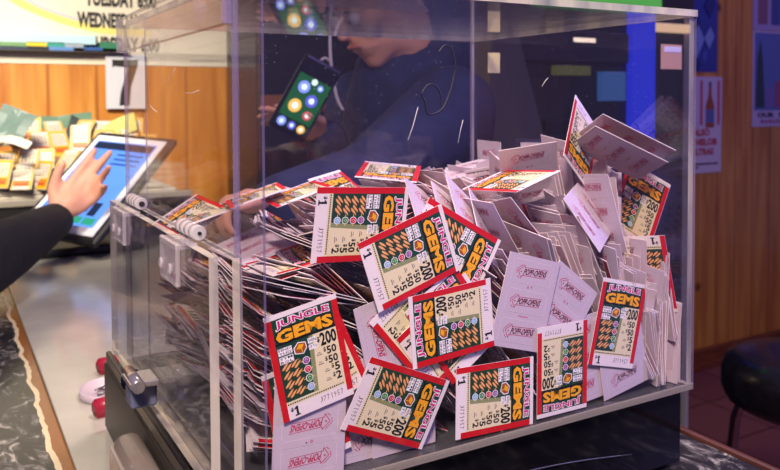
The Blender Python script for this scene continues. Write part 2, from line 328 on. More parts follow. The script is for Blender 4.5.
# ============================================================ BLACK BASE
M_BLK = mat('black_acrylic', (.003, .003, .004), .1, spec=.28)
M_BLKG = noisy('worn_black_side', srgb('100f0e'), srgb('26231f'), 40, .42, (1, .3, 1))
bs = empty('display_base', (0, 0, CZ), 'glossy black riser base under the clear ticket box', 'display base')
b = bmesh.new(); box(b, (-.012, .004, CZ), (W-.006, D+.006, -.0006), .0015); o = obj('base_body', b, M_BLK, bs); o.location = (0, 0, -CZ)
b = bmesh.new(); box(b, (-.0215, .0, -.055), (-.0125, D+.008, .0005), .001); o = obj('side_plate', b, M_BLKG, bs); o.location = (0, 0, -CZ)
b = bmesh.new(); box(b, (-.0205, .0, .0008), (-.0165, D+.004, .0105), .0008); o = obj('side_rail', b, mat('rail_black', (.006, .006, .006), .25), bs); o.location = (0, 0, -CZ)
b = bmesh.new(); box(b, (-.0412, .062, -.033), (-.0218, .150, -.004), .0085, seg=5); o = obj('side_handle', b, edge_mat('handle_clear', srgb('8f857c'), .55, .08), bs, True); o.location = (0, 0, -CZ)
b = bmesh.new(); box(b, (-.0440, .070, -.028), (-.0415, .142, -.009), .001); o2 = obj('handle_strip', b, edge_mat('handle_strip', srgb('b5aaa2'), .6, .1), bs); o2.location = (0, 0, -CZ)
b = bmesh.new(); tube(b, [(.05 + .25*k/20, .0032, -.040 + .012*math.sin(PI*k/20)) for k in range(21)], .0005, 6); o = obj('base_line', b, mat('line_grey', srgb('3a3a3e'), .3), bs); o.location = (0, 0, -CZ)  # thin grey arc raised across the base front
a = [onZ(px, py, H+.0008) for px, py in ((262, 3), (300, -14), (400, -14), (430, 12), (380, 9.5))]
b = bmesh.new(); f = b.faces.new([b.verts.new(p) for p in a]); r = bmesh.ops.extrude_face_region(b, geom=[f])
for v in r['geom']:
    if isinstance(v, bmesh.types.BMVert): v.co.z += .0004
tag(obj('paper_slip', b, mat('slip', srgb('c9c9cf'), .7)), 'loose grey paper slip lying on the lid of the clear box', 'paper')
# ============================================================ TICKETS
CW, CH, CT = .0455, .0625, .00045
PAL = ['f4ecec', 'cdc0cc', 'd0101c', '12402c', 'efe6bb', '8f9a6c', 'd6187a', 'ffffff', 'ffb41e', '0c0b0b', 'a4571c', 'f4b470', '9a4fa0', 'd8203a', '2f8f3c', '8fc2e6', '6f6668', 'c02a5e', 'f2e8ea', 'ffcf4a', '6a2d14']
PAP, BKP, RED, DGR, CRM, OLV, MAG, WHI, YEL, BLK, BRN, TAN, PUR, RUB, GRN, BLU, GRY, LOG, PRF, LYE, DBR = range(21)
def paper(i, h):
    M = mat('ink_%d' % i, srgb(h), .55 if i > 1 else .62, spec=.35); return M
TM = [paper(i, h) for i, h in enumerate(PAL)]
def ticket_front(detail=True):
    P = Print(); z = .00003; Z = lambda k: CT/2 + z*k
    P.rect(-22.75, -31.2, -18.9, 28.4, RED, Z(1)); P.rect(18.9, -27.5, 22.75, 28.4, RED, Z(1))
    P.rect(-18.9, -20.5, 18.9, 28.4, DGR, Z(1))
    P.poly([(1.5, -20.5), (18.9, -20.5), (18.9, 12.5), (4, 12.5)], CRM, Z(2)); P.poly([(-1.5, -20.5), (1.5, -20.5), (4, 12.5), (1.5, 12.5)], OLV, Z(2))
    P.rect(-18.9, -23.2, 18.9, -20.5, CRM, Z(1))
    if not detail:
        P.rect(-18, 14.5, 18, 22, YEL, Z(2)); P.rect(-17, 23, 17, 27, MAG, Z(2))
        for y in (8.5, 1.5, -4.5, -10.5, -16.5): P.rect(7, y-2, 17.5, y+2, BLK, Z(3))
        for y in (-1, -6.5, -12, -17.5): P.rect(-16.5, y-1.5, -3, y+1.5, TAN, Z(2))
        return P
    arch = lambda h, c: (lambda x, y: (x, y + h * (1 - (x/19)**2) - c))
    for k, (mi, bo) in enumerate(((WHI, .07), (MAG, .025))): P.text('JUNGLE', -16.6-.7*(1-k), 21.9-.5*(1-k), 16.6+.7*(1-k), 27.0+.5*(1-k), mi, Z(3+k), bo, arch(1.0, .4))
    P.rect(-18.9, 12.9, 18.9, 14.2, BLK, Z(2))
    for k, (mi, bo, e) in enumerate(((BLK, .09, .9), (YEL, .045, 0))): P.text('GEMS', -17.8-e, 13.9-e, 17.8+e, 21.3+e, mi, Z(4+k), bo, arch(.8, .3))
    for x in (-13, -4, 5, 13): P.disc(x, 19.6, 1.1, LYE, Z(6), 8, .45)
    for i, s in enumerate(('FIND THIS', 'SYMBOL')):
        P.rect(-18.2, 6.9 - i*5.0, -9.6, 11.1 - i*5.0, WHI, Z(2))
        for j, w_ in enumerate(s.split() if ' ' in s else (s[:3], s[3:])): P.text(w_, -17.7, 9.3 - i*5 - j*2.1, -10.1, 10.8 - i*5 - j*2.1, BLK, Z(3), .01, res=1)
    P.poly([(-8.6, 5), (-8.8, 8.6), (-5.6, 11.4), (-.9, 10.2), (-.6, 6.6), (-3.2, 3.6)], WHI, Z(2))
    P.poly([(-8, 5.3), (-8.2, 8.3), (-5.4, 10.8), (-1.4, 9.8), (-1.2, 6.8), (-3.4, 4.2)], BRN, Z(3)); P.poly([(-7.2, 7.4), (-5.2, 10), (-2.2, 9.3), (-3.9, 6.8)], YEL, Z(4)); P.line((-3.9, 6.8), (-3.8, 4.6), .4, LYE, Z(4))
    for i, s in enumerate(('WIN', 'UP TO')): P.rect(.4, 8.2-i*3.9, 5.8, 11.3-i*3.9, WHI, Z(3)); P.text(s, .8, 8.8-i*3.9, 5.4, 10.8-i*3.9, BLK, Z(4), .01, res=1)
    P.text('$', 6.0, 6.6, 7.7, 10.2, BLK, Z(4), .04); P.text('200', 7.9, 3.9, 18.4, 12.0, BLK, Z(4), .035)
    for s, y, x0 in (('50', -1.9, 10.8), ('50', -7.6, 10.8), ('5', -13.0, 13.9), ('2', -18.4, 13.9)):
        P.text(s, x0, y, x0 + (6.2 if len(s) == 2 else 3.4), y+4.8, BLK, Z(4), .03); P.text('$', x0-2.0, y+1.8, x0-.4, y+4.8, BLK, Z(4), .03)
        P.rect(x0-6.6, y+1.2, x0-3.2, y+1.7, GRY, Z(4)); P.rect(x0-6.0, y+2.4, x0-4.0, y+2.8, GRY, Z(4))
    for r_, (y, g) in enumerate(((-.6, PUR), (-5.9, RUB), (-11.2, GRN), (-16.5, BLU))):
        for x in (-14.6, -9.0):
            for dx, dy in ((-.9, .6), (.9, -.5)):
                c = [(-2.2, -1.3), (-1.5, -1.7), (-.2, -1.0), (1.0, .2), (1.9, 1.5), (2.3, 1.6), (2.2, 2.1), (1.2, 1.8), (-.2, .9), (-1.5, -.3)]
                P.poly([(x+dx+.1+px*1.18, y+dy-.1+py*1.18) for px, py in c], DBR, Z(2)); P.poly([(x+dx+px, y+dy+py) for px, py in c], TAN, Z(3))
        P.disc(-2.6, y, 2.3, WHI, Z(3)); P.disc(-2.6, y, 1.9, g, Z(4)); P.poly([(-3.6, y+.2), (-2.6, y+1.2), (-1.6, y+.2), (-2.6, y-1.2)], WHI if g == BLU else PRF, Z(5)); P.disc(-2.6, y, .7, g, Z(6), 8)
        P.line((-6.2, y), (-4.8, y), .4, LYE, Z(3)); P.line((-.4, y), (.8, y), .4, LYE, Z(3))
    for k in range(26): P.rect(-18.4+k*1.4, -22.4, -17.5+k*1.4, -21.6, BLK, Z(3))
    P.text('$', -17.2, -26.8, -15.5, -24.2, BLK, Z(2), .05); P.poly([(-14.0, -29.1), (-12.7, -29.1), (-12.7, -24.2), (-13.6, -24.2), (-15.0, -25.2), (-15.0, -26.1), (-14.0, -25.7)], BLK, Z(2)); P.rect(-15.0, -29.9, -11.8, -29.1, BLK, Z(2))
    for i, ch in enumerate('J771957'):
        if ch == '1': P.poly([(2.0+i*2.25, -28.2), (2.4+i*2.25, -28.2), (2.4+i*2.25, -25.0), (2.1+i*2.25, -25.0), (1.5+i*2.25, -25.6), (2.0+i*2.25, -25.6)], GRY, Z(2)); continue
        P.text(ch, 1.2+i*2.25+(.4 if ch == '1' else 0), -28.2, (2.75 if ch != '1' else 2.2)+i*2.25, -25.0, GRY, Z(2), -.004, res=1)
    return P
def ticket_back(detail=True):
    P = Print(); Z = lambda k: CT/2 + .00003*k
    for cy in (20.3, 0.4, -19.6):
        if not detail: P.poly([(-6, cy-2.4), (8, cy-1), (8, cy+2.4), (-6, cy+1)], LOG, Z(1)); continue
        x0, x1, y0, y1 = -17.6, 17.6, cy-7.6, cy+7.6
        for k in range(24):
            t = x0 + 1 + (x1-x0-2)*k/24; P.rect(t, y1-.12, t+.95, y1+.12, PRF, Z(1)); P.rect(t, y0-.12, t+.95, y0+.12, PRF, Z(1)); P.rect(t, y0-.34, t+.95, y0-.14, GRY, Z(1))
        for k in range(9):
            t = y0 + 1 + (y1-y0-2)*k/9
            for xx in (x0, x1): P.rect(xx-.12, t, xx+.12, t+1, PRF, Z(1))
        for k in range(2): P.text('POPP-OPENS', -7.6, cy-2.0, 12.4, cy+2.4, LOG, Z(2), .03, lambda x, y: (x + (y-cy)*.25, y + (x-2)*.05))
        P.line((-8, cy-2.9), (12.2, cy-2.1), .35, LOG, Z(2)); P.line((-6.8, cy+2.6), (13.3, cy+3.6), .35, LOG, Z(2))
        ar = [(-7.6, cy+4.2), (-12.6, cy-.2), (-9.2, cy-5.0), (-9.0, cy-3.0), (-7.4, cy-3.1)]
        P.ring(ar, .45, LOG, Z(2)); P.ring([(-7.6, cy+4.2), (-7.4, cy+2.4), (-6.4, cy+2.6)], .45, LOG, Z(2)); P.ring([(-9.4, cy+4.4), (-14, cy+.6), (-13.6, cy-2.2)], .4, LOG, Z(2)); P.ring([(-10.6, cy-5.2), (-12.8, cy-3.4)], .4, LOG, Z(2)); P.disc(-10, cy-.4, .6, LOG, Z(2), 8)
    if detail:
        P.disc(-1.2, 10.3, .9, LOG, Z(1), 10); P.disc(-1.2, 10.3, .5, BKP, Z(2), 8); P.disc(2, 10.6, .6, GRY, Z(1), 8)
        for k in range(9): P.rect(-4+k*.95, -9.9, -3.4+k*.95, -9.1, LOG, Z(1))
    return P
def ticket_mesh(detail=True):
    F_ = ticket_front(detail); B_ = ticket_back(detail); w, h, t = CW/2, CH/2, CT/2; s = CW/.0455*.001
    v = [(-w, -h, -t), (w, -h, -t), (w, h, -t), (-w, h, -t), (-w, -h, t), (w, -h, t), (w, h, t), (-w, h, t)]
    f = [(4, 5, 6, 7), (3, 2, 1, 0), (0, 1, 5, 4), (1, 2, 6, 5), (2, 3, 7, 6), (3, 0, 4, 7)]; mi = [PAP, BKP, PAP, PAP, PAP, PAP]
    b = len(v); v += [(x*s, y*s, z) for x, y, z in F_.v]; f += [tuple(i+b for i in q) for q in F_.f]; mi += F_.m
    b = len(v); v += [(-x*s, y*s, -z) for x, y, z in B_.v]; f += [tuple(i+b for i in q) for q in B_.f]; mi += B_.m
    return v, f, mi
def to_me(name, vfm):
    me = bpy.data.meshes.new(name); me.from_pydata(vfm[0], [], vfm[1])
    for mm in TM: me.materials.append(mm)
    me.polygons.foreach_set('material_index', vfm[2]); me.update(); return me
TICKET = to_me('pull_tab_ticket', ticket_mesh(True)); LOWT = ticket_mesh(False)
def frame(c, x, y):
    x = Vector(x).normalized(); y = Vector(y); y = (y - x*y.dot(x)).normalized(); m = Matrix((x, y, x.cross(y))).transposed().to_4x4(); m.translation = Vector(c); return m
HERO = [
('H1','F',(0.0432,0.0065,0.0747),(0.9820,0.0003,0.1889),(-0.1889,0.0002,0.9820)), 
('H2','F',(0.0812,0.0142,0.1474),(-0.0617,0.1020,-0.9929),(0.9981,0.0030,-0.0617)), 
('H3','F',(0.1111,0.0062,0.1256),(0.3111,0.0011,-0.9504),(0.9504,-0.0004,0.3111)), 
('H4','F',(0.1457,0.0125,0.1249),(-0.5122,-0.0005,-0.8588),(0.8569,-0.0671,-0.5110)), 
('H5','F',(0.1412,0.0045,0.0812),(-0.0766,0.0002,0.9971),(-0.9971,0.0011,-0.0766)), 
('H6','F',(0.1007,0.0055,0.0357),(-0.4096,0.0903,-0.9078),(0.9120,0.0178,-0.4097)), 
('H7','F',(0.1751,0.0044,0.0251),(-0.0356,-0.0330,-0.9988),(0.9992,-0.0173,-0.0350)), 
('H8','F',(0.2332,0.0045,0.0356),(-1.0000,-0.0004,0.0077),(-0.0077,-0.0005,-1.0000)), 
('H9','F',(0.2881,0.0060,0.0585),(0.9704,0.0002,-0.2416),(0.2416,-0.0003,0.9704)), 
('H10','F',(0.0393,0.0107,0.0410),(0.9814,-0.0014,0.1922),(-0.1922,-0.0013,0.9814)), 
('H11','F',(0.0499,0.0096,0.0728),(0.9106,-0.0020,0.4133),(-0.4132,0.0027,0.9106)), 
('H12','F',(0.1407,0.0082,0.0745),(0.5675,-0.0017,-0.8234),(0.8234,-0.0059,0.5675)), 
('H12b','F',(0.1372,0.0099,0.0793),(-0.7843,0.0032,-0.6203),(0.6203,-0.0079,-0.7843)), 
('H33','F',(0.1441,0.0075,0.0786),(0.8235,-0.0022,0.5673),(-0.5673,0.0031,0.8235)), 
('H13','F',(0.1213,0.0090,0.0784),(-0.7703,0.0023,-0.6377),(0.6376,-0.0068,-0.7703)), 
('H25','B',(0.2017,0.0060,0.0854),(-0.9605,-0.0021,0.2783),(0.2783,-0.0003,0.9605)), 
('H26','B',(0.2324,0.0080,0.0721),(-0.7876,-0.0011,0.6162),(0.6162,0.0024,0.7876)), 
('H27','B',(0.0442,0.0084,0.0288),(0.9989,-0.0033,-0.0471),(-0.0471,0.0012,-0.9989)), 
('H28','B',(0.1094,0.0110,0.0820),(-0.2253,-0.0020,0.9743),(0.9743,0.0008,0.2253)), 
('H29','B',(0.2932,0.0075,0.0371),(-0.9849,-0.0001,-0.1731),(-0.1731,-0.0021,0.9849)), 
('H29b','B',(0.2532,0.0089,0.0319),(-0.9958,-0.0028,-0.0916),(-0.0916,-0.0021,0.9958)), 
('H30','B',(0.0882,0.0135,0.0316),(-1.0000,-0.0041,0.0046),(0.0047,-0.0032,1.0000)), 
('H31','B',(0.1096,0.0119,0.0318),(-0.9999,0.0008,-0.0126),(-0.0126,-0.0040,0.9999)), 
('H14','F',(0.0388,0.2401,0.1265),(0.8659,0.0992,0.4902),(-0.1689,0.9806,0.0999)), 
('H15','F',(0.1599,0.1170,0.1676),(-0.8184,0.5680,0.0875),(-0.5746,-0.8116,-0.1055)), 
('H16','F',(0.2318,0.0609,0.1616),(0.9580,0.0655,0.2791),(-0.0493,0.9967,-0.0645)), 
('e1','F',(0.0793,0.1928,0.1468),(0.9275,-0.2246,0.2987),(0.2417,0.9701,-0.0208)), 
('e2','F',(0.0478,0.2216,0.1303),(0.9443,-0.1334,0.3008),(0.1558,0.9864,-0.0517)), 
('e3','F',(0.1015,0.1621,0.1499),(0.9401,-0.1498,0.3062),(0.1655,0.9859,-0.0258)), 
('H17','B',(0.0707,0.1766,0.1092),(0.9498,0.1454,0.2769),(0.1731,-0.9818,-0.0780)), 
('H18','F',(0.1849,0.2400,0.1355),(0.9069,0.4043,0.1186),(-0.3989,0.7332,0.5507)), 
('H19','F',(0.3045,0.0615,0.1880),(-0.7368,-0.1820,0.6512),(-0.5557,-0.3855,-0.7366)), 
('H20','B',(0.3178,0.0369,0.1798),(0.2432,0.8915,-0.3822),(-0.7978,0.4080,0.4439)), 
('H21','B',(0.3520,0.0530,0.1864),(-0.0001,0.4346,-0.9006),(0.0007,0.9006,0.4346)), 
('H22','F',(0.3521,0.0465,0.1345),(-0.0013,-0.9336,-0.3584),(0.0007,-0.3584,0.9336)), 
('H23','B',(0.3045,0.0448,0.1341),(0.0301,0.9965,-0.0785),(-0.2522,0.0835,0.9641)), 
('H24','B',(0.2830,0.0311,0.1354),(-0.4015,0.3949,0.8264),(0.7998,0.5908,0.1063)), 
('b1','B',(0.1521,0.0422,0.1387),(-0.8368,-0.1401,0.5293),(0.2384,0.7770,0.5825)), 
('b2','B',(0.1718,0.0414,0.1342),(-0.8153,-0.1248,0.5655),(0.2861,0.7622,0.5807)), 
('b3','B',(0.1828,0.0420,0.1379),(-0.7672,-0.1319,0.6278),(0.3143,0.7758,0.5471)), 
('b4','B',(0.1980,0.0436,0.1253),(-0.6896,-0.2916,0.6629),(0.3109,0.7076,0.6346)), 
('b5','B',(0.2699,0.0838,0.1608),(-0.8361,0.5254,-0.1578),(-0.4145,-0.4166,0.8091)), 
('b6','B',(0.3007,0.2188,0.1524),(-0.6758,0.6921,-0.2536),(0.6570,0.7216,0.2184)),
]
HL = {
'H1': 'upright pull tab ticket showing its front, lowest at the left against the front pane',
'H2': 'sideways gem ticket highest and furthest left of the fronts facing the pane',
'H3': 'large tilted gem ticket in the middle, serial stub at its left, overlapping two others',
'H4': 'gem ticket half hidden behind the right end of the tilted middle ticket',
'H5': 'sideways gem ticket with its serial stub at the right, below the tilted middle ticket',
'H6': 'tilted gem ticket at the bottom centre overlapping the grey backed tickets',
'H7': 'sideways gem ticket standing on the box floor with its dollar stub at the left',
'H8': 'upside down gem ticket standing on the box floor right of centre',
'H9': 'upright slightly tilted gem ticket furthest right of the fronts facing the pane',
'H10': 'gem ticket peeking out from the left side of the lowest left front ticket',
'H11': 'gem ticket whose red border peeks out on the right of the lowest left ticket',
'H12': 'ticket corner with a dollar stub left of the sideways ticket in the middle',
'H12b': 'ticket with a red strip peeking out between the tilted middle ticket and the one below',
'H33': 'white ticket stub sticking out under the sideways middle ticket at its lower right',
'H13': 'ticket corner with pink lettering below the sideways middle ticket',
'H25': 'upright back of a ticket with three pink logos, right of the middle front tickets',
'H26': 'tilted back of a ticket tucked behind the upright three logo back',
'H27': 'upside down ticket back below the lowest left front ticket, showing two pink logos',
'H28': 'sideways ticket back with vertical pink logo between the left and middle front tickets',
'H29': 'ticket back with a pink logo below the furthest right front ticket',
'H29b': 'ticket back between the upside down front ticket and the lower right back',
'H30': 'blank looking ticket back at the bottom beneath the tilted bottom centre ticket, left one',
'H31': 'ticket back at the bottom beneath the tilted bottom centre ticket, right one',
'H14': 'gem ticket lying at the far left end of the pile, next to the hand',
'H15': 'gem ticket lying flat face up on top of the pile in the middle',
'H16': 'gem ticket lying flat on the crest, jutting right under a big upright back',
'H17': 'pale ticket back lying flat at the left end of the pile behind the left pane',
'e1': 'thin ticket lying almost edge on along the left slope of the crest, above another',
'e2': 'thin ticket lying almost edge on at the far left of the crest, behind the hinges',
'e3': 'foreshortened gem ticket on the left slope, just left of the darker one',
'H18': 'dark foreshortened gem ticket on the pile, left of the flat one in the middle',
'H19': 'ticket with a red edge and white stub standing up as the tallest peak',
'H20': 'large slanted ticket back with three logos at the top right of the pile',
'H21': 'slanted ticket back sticking out behind the large one at the top right',
'H22': 'gem ticket with yellow lettering under the slanted backs near the right pane',
'H23': 'violet ticket back standing upright in the right part of the pile',
'H24': 'pinkish slanted ticket back in front of the violet upright one at the right',
'b1': 'leftmost of the four fanned ticket backs standing behind the middle front tickets',
'b2': 'second from the left of the four fanned ticket backs behind the middle fronts',
'b3': 'third from the left of the four fanned ticket backs behind the middle fronts',
'b4': 'rightmost of the four fanned ticket backs behind the middle front tickets',
'b5': 'big upright ticket back on the crest, behind the flat gem ticket jutting right',
'b6': 'pale ticket back lying flat far back on the pile beside the fanned tickets'}
GT = 'loose pull tab tickets in the clear box'
NTK = 0
def put_ticket(M, label, group=GT):
    o = bpy.data.objects.new('pull_tab_ticket', TICKET); COL.objects.link(o); o.matrix_world = M; tag(o, label, 'ticket', group); return o
HM = []
H20 = [h_ for h_ in HERO if h_[0] == 'H20'][0]; H21c = onY(632, 142, .034)
HERO = [h_ if h_[0] != 'H21' else ('H21', 'B', tuple(H21c), H20[3], H20[4]) for h_ in HERO]
for n, k, c, x, y in HERO:
    M = frame(c, x, y); ex = [(M @ Vector((sx*CW/2, sy*CH/2, 0))) for sx in (-1, 1) for sy in (-1, 1)]
    M = Matrix.Translation((min(0, .3535 - max(p.x for p in ex)) + max(0, .0153 - min(p.x for p in ex)), max(0, .0012 - min(p.y for p in ex)), max(0, .0030 - min(p.z for p in ex)))) @ M; HM.append(M); put_ticket(M, HL[n])
# --- the pile: clumps of nearly parallel cards leaning like a fan
rnd = random.Random(11)
XL, XR, YF, YB, ZB = .0165, .3535, .0035, .278, .0032
def lerp(x, tab):
    for (a, A), (b_, B) in zip(tab, tab[1:]):
        if x <= b_: return A + (B-A) * max(0, (x-a)/(b_-a))
    return tab[-1][1]
ZT = [(0, .112), (.03, .128), (.06, .146), (.10, .156), (.14, .158), (.20, .152), (.26, .162), (.29, .178), (.33, .176), (.36, .162)]
AL = [(0, 20), (.06, 27), (.11, 33), (.15, 44), (.22, 56), (.27, 68), (.33, 80), (.36, 86)]
loc4 = [Vector((sx*CW/2, sy*CH/2, 0)) for sx, sy in ((-1, 1), (1, 1), (1, -1), (-1, -1))]
smp = [Vector((sx*CW/2, sy*CH/2, 0)) for sx in (-1, -.72, -.4, 0, .4, .72, 1) for sy in (-1, -.78, -.55, -.3, 0, .3, .55, .78, 1)]
HQ = []
for M in HM:
    q = [proj(M @ v) for v in loc4]; HQ.append(([(a, b_) for a, b_, _ in q], sum(a[2] for a in q)/4, M.inverted()))
def inside(p, Q):
    s = None
    for (ax, ay), (bx, by) in zip(Q, Q[1:]+Q[:1]):
        cr_ = (bx-ax)*(p[1]-ay) - (by-ay)*(p[0]-ax)
        if s is None: s = cr_ > 0
        elif (cr_ > 0) != s: return False
    return True
HB = [(min(a for a, _ in Q), max(a for a, _ in Q), min(b_ for _, b_ in Q), max(b_ for _, b_ in Q)) for Q, _, _ in HQ]
def blocks(M):
    nb = [0, 0]
    for v in smp:
        P = M @ v; a, b_, w = proj(P)
        for hi_, (Q, dep, Mi) in enumerate(HQ):
            if hi_ < NG and P.y > .0150: continue
            B_ = HB[hi_]
            if a < B_[0] or a > B_[1] or b_ < B_[2] or b_ > B_[3]: continue
            if inside((a, b_), Q):
                cl = Mi @ CP; pl = Mi @ P
                if cl.z * pl.z > -1e-5: nb[hi_ >= NG+8] += 25 if hi_ < NG else 1
                if nb[0] > 3 or nb[1] > 6: return True
    return False
NG = [h_[0] for h_ in HERO].index('H14')
CARDS = []; cen = []
def try_card(M):
    pts = [M @ v for v in loc4]
    lo = [min(p[i] for p in pts) for i in range(3)]; hi = [max(p[i] for p in pts) for i in range(3)]
    sh = Vector((max(0, XL-lo[0]) - max(0, hi[0]-XR), max(0, YF-lo[1]) - max(0, hi[1]-YB), max(0, ZB-lo[2])))
    if sh.length > .03: return
    M = Matrix.Translation(sh) @ M; c = M.translation
    top = max(p.z for p in (M @ v for v in loc4)); 
    if top > lerp(c.x, ZT) + .010 + rnd.uniform(-.01, .012) - .22*c.y*max(0, min(1, 1.5-c.x/.12)) - .09*max(0, c.y-.05): return
    if blocks(M): return
    CARDS.append(M)
slabs = [.026, .050, .085, .130, .175, .220, .255]
for si, yc in enumerate(slabs):
    cen = []
    for it in range(2600 if si < 2 else 900):
        x = rnd.uniform(XL+.004, XR-.002); z = rnd.uniform(.012, lerp(x, ZT)-.004)
        al = math.radians(lerp(x, AL)); u = Vector((math.cos(al), -math.sin(al))); n = Vector((math.sin(al), math.cos(al)))
        d_ = min((math.hypot(((x-a)*u.x + (z-b_)*u.y)/.040, ((x-a)*n.x + (z-b_)*n.y)/.0075) for a, b_ in cen), default=9)
        if d_ < 1: continue
        cen.append((x, z))
        ang = al + math.radians(rnd.gauss(0, 7)); nearTop = z > lerp(x, ZT) - .022
        if x > .2 and rnd.random() < .35: tilt -= math.radians(rnd.uniform(10, 30))
        if nearTop and x < .17: ang = math.radians(rnd.choice((-20, -14, 4, 12, 20)) + rnd.gauss(0, 4))
        yaw = math.radians(rnd.gauss(0, 9)); tilt = math.radians(rnd.gauss(0, 7)); spin = rnd.choice((0, 0, PI, PI, PI/2, -PI/2)) + math.radians(rnd.gauss(0, 6))
        if x > .24: spin = rnd.choice((0, PI)) + math.radians(rnd.gauss(0, 6))
        flip = rnd.random() < .07; k = rnd.randint(3, 7); st_ = rnd.uniform(.0010, .0024); fan = math.radians(rnd.uniform(-.9, 1.6))
        for j in range(k):
            a_ = ang + fan*j + math.radians(rnd.gauss(0, .8)); U = Vector((math.cos(a_), 0, -math.sin(a_))); N_ = Vector((math.sin(a_), 0, math.cos(a_))); V_ = N_.cross(U)
            B = Matrix((U, V_, N_)).transposed()        # local x along the stripe, y into the box, z normal
            B = B @ Matrix.Rotation(yaw + math.radians(rnd.gauss(0, 2.2)), 3, 'Z') @ Matrix.Rotation(tilt + math.radians(rnd.gauss(0, 1.2)), 3, 'X') @ Matrix.Rotation(spin + PI/2, 3, 'Z')
            if flip: B = B @ Matrix.Rotation(PI, 3, 'Y')
            off = N_ * (st_*(j-k/2)) + U*rnd.gauss(0, .0028) + V_*rnd.gauss(0, .003)
            M = B.to_4x4(); M.translation = Vector((x, yc + rnd.uniform(-.002, .002), z)) + off; try_card(M)
# extra upright cards leaning on each other near the right pane
for it in range(260):
    x = rnd.uniform(.262, .348); z = rnd.uniform(.036, lerp(x, ZT) - .012); a_ = math.radians(lerp(x, AL) + rnd.gauss(0, 6)); y_ = rnd.uniform(.022, .095)
    U = Vector((math.cos(a_), 0, -math.sin(a_))); N_ = Vector((math.sin(a_), 0, math.cos(a_))); V_ = N_.cross(U); B = Matrix((U, V_, N_)).transposed() @ Matrix.Rotation(math.radians(rnd.uniform(-38, 12)), 3, 'X') @ Matrix.Rotation(math.radians(rnd.gauss(0, 8)) + rnd.choice((0, PI)) + PI/2, 3, 'Z')
    if rnd.random() < .15: B = B @ Matrix.Rotation(PI, 3, 'Y')
    for j in range(rnd.randint(1, 4)):
        M = B.to_4x4(); M.translation = Vector((x, y_, z)) + N_*(.0014*j) + U*rnd.gauss(0, .003) + V_*rnd.gauss(0, .003); try_card(M)
# which cards show most from the front
bv = []; bf = []; own = []
for i, M in enumerate(HM + CARDS):
    b_ = len(bv); bv += [M @ v for v in loc4]; bf.append((b_, b_+1, b_+2, b_+3))
tree = BVHTree.FromPolygons(bv, bf); cnt_ = {}
for py in range(80, 470, 2):
    for px in range(230, 700, 2):
        d = ray(px, py).normalized(); h_ = tree.ray_cast(CP, d)
        if h_[2] is not None and h_[2] >= len(HM): cnt_.setdefault(h_[2]-len(HM), []).append((px, py))
order = sorted(cnt_, key=lambda i: -len(cnt_[i])); NI = 298 - len(HM)
print('CARDS', len(CARDS), 'visible', len(order), 'individual', min(NI, len(order)), [len(cnt_[i]) for i in order[:12]])
print('hero', [n for (n, *_), M in zip(HERO, HM)].__len__())
ZX = ['beside the left pane', 'far left', 'left', 'left of middle', 'middle', 'right of middle', 'right', 'far right', 'beside the right pane']
ZY = ['at the crest', 'just below the crest', 'in the upper layers', 'in the middle layers', 'in the lower layers', 'near the box floor']
recs = {}
for i in order[:NI]:
    M = CARDS[i]; q = cnt_[i]; cx = sum(a for a, _ in q)/len(q); cy = sum(b_ for _, b_ in q)/len(q)
    zx = ZX[min(8, max(0, int((cx-236)/51)))]; zy = ZY[sum(cy > t for t in (175, 200, 240, 290, 350))]
    face = 'front' if (M.inverted() @ CP).z > 0 else 'pale back'; nrm = (M.to_3x3() @ Vector((0, 0, 1))); lie = 'lying' if abs(nrm.z) > .8 else ('leaning' if abs(nrm.z) > .45 else 'standing')
    recs.setdefault(('%s ticket, %s out' % (lie, face), zy, zx), []).append((cx, i, cy))
ORD_ = ['leftmost', 'second', 'third', 'fourth', 'fifth', 'sixth', 'seventh', 'eighth']
for (lk_, zy, zx), L_ in recs.items():
    L_.sort(key=lambda q: q[2]); nr = min(5, max(1, -(-len(L_)//7))); rn = {1: [''], 2: ['upper', 'lower'], 3: ['upper', 'middle', 'lower'], 4: ['top', 'upper', 'lower', 'bottom'], 5: ['top', 'upper', 'middle', 'lower', 'bottom']}[nr]
    for r_ in range(nr):
        pre = ', %s row' % rn[r_] if nr > 1 else ''; sub = L_[r_*len(L_)//nr:(r_+1)*len(L_)//nr]
        sub.sort()
        for k, (_, i, _) in enumerate(sub):
            put_ticket(CARDS[i], '%s %s, %s%s%s' % (lk_, zy, zx, pre, '' if len(sub) < 2 or len(sub) > 8 else (', ' + (ORD_[k] if k < len(sub)-1 else 'rightmost'))), GT + ' ' + zy + ' ' + zx)
rest = order[NI:] + [i for i in range(len(CARDS)) if i not in cnt_]
Lv = np.array(LOWT[0]); fs = []; ms = []; vs = []
for k, i in enumerate(rest):
    M = np.array(CARDS[i]); vs.append(Lv @ M[:3, :3].T + M[:3, 3]); b_ = k*len(Lv); fs += [tuple(j+b_ for j in q) for q in LOWT[1]]; ms += LOWT[2]
o = bpy.data.objects.new('ticket_pile_core', to_me('ticket_pile_core', ([tuple(v) for v in np.concatenate(vs)], fs, ms))); COL.objects.link(o)
tag(o, 'mass of pull tab tickets inside and behind the visible layers of the heap', 'tickets', None, 'stuff')
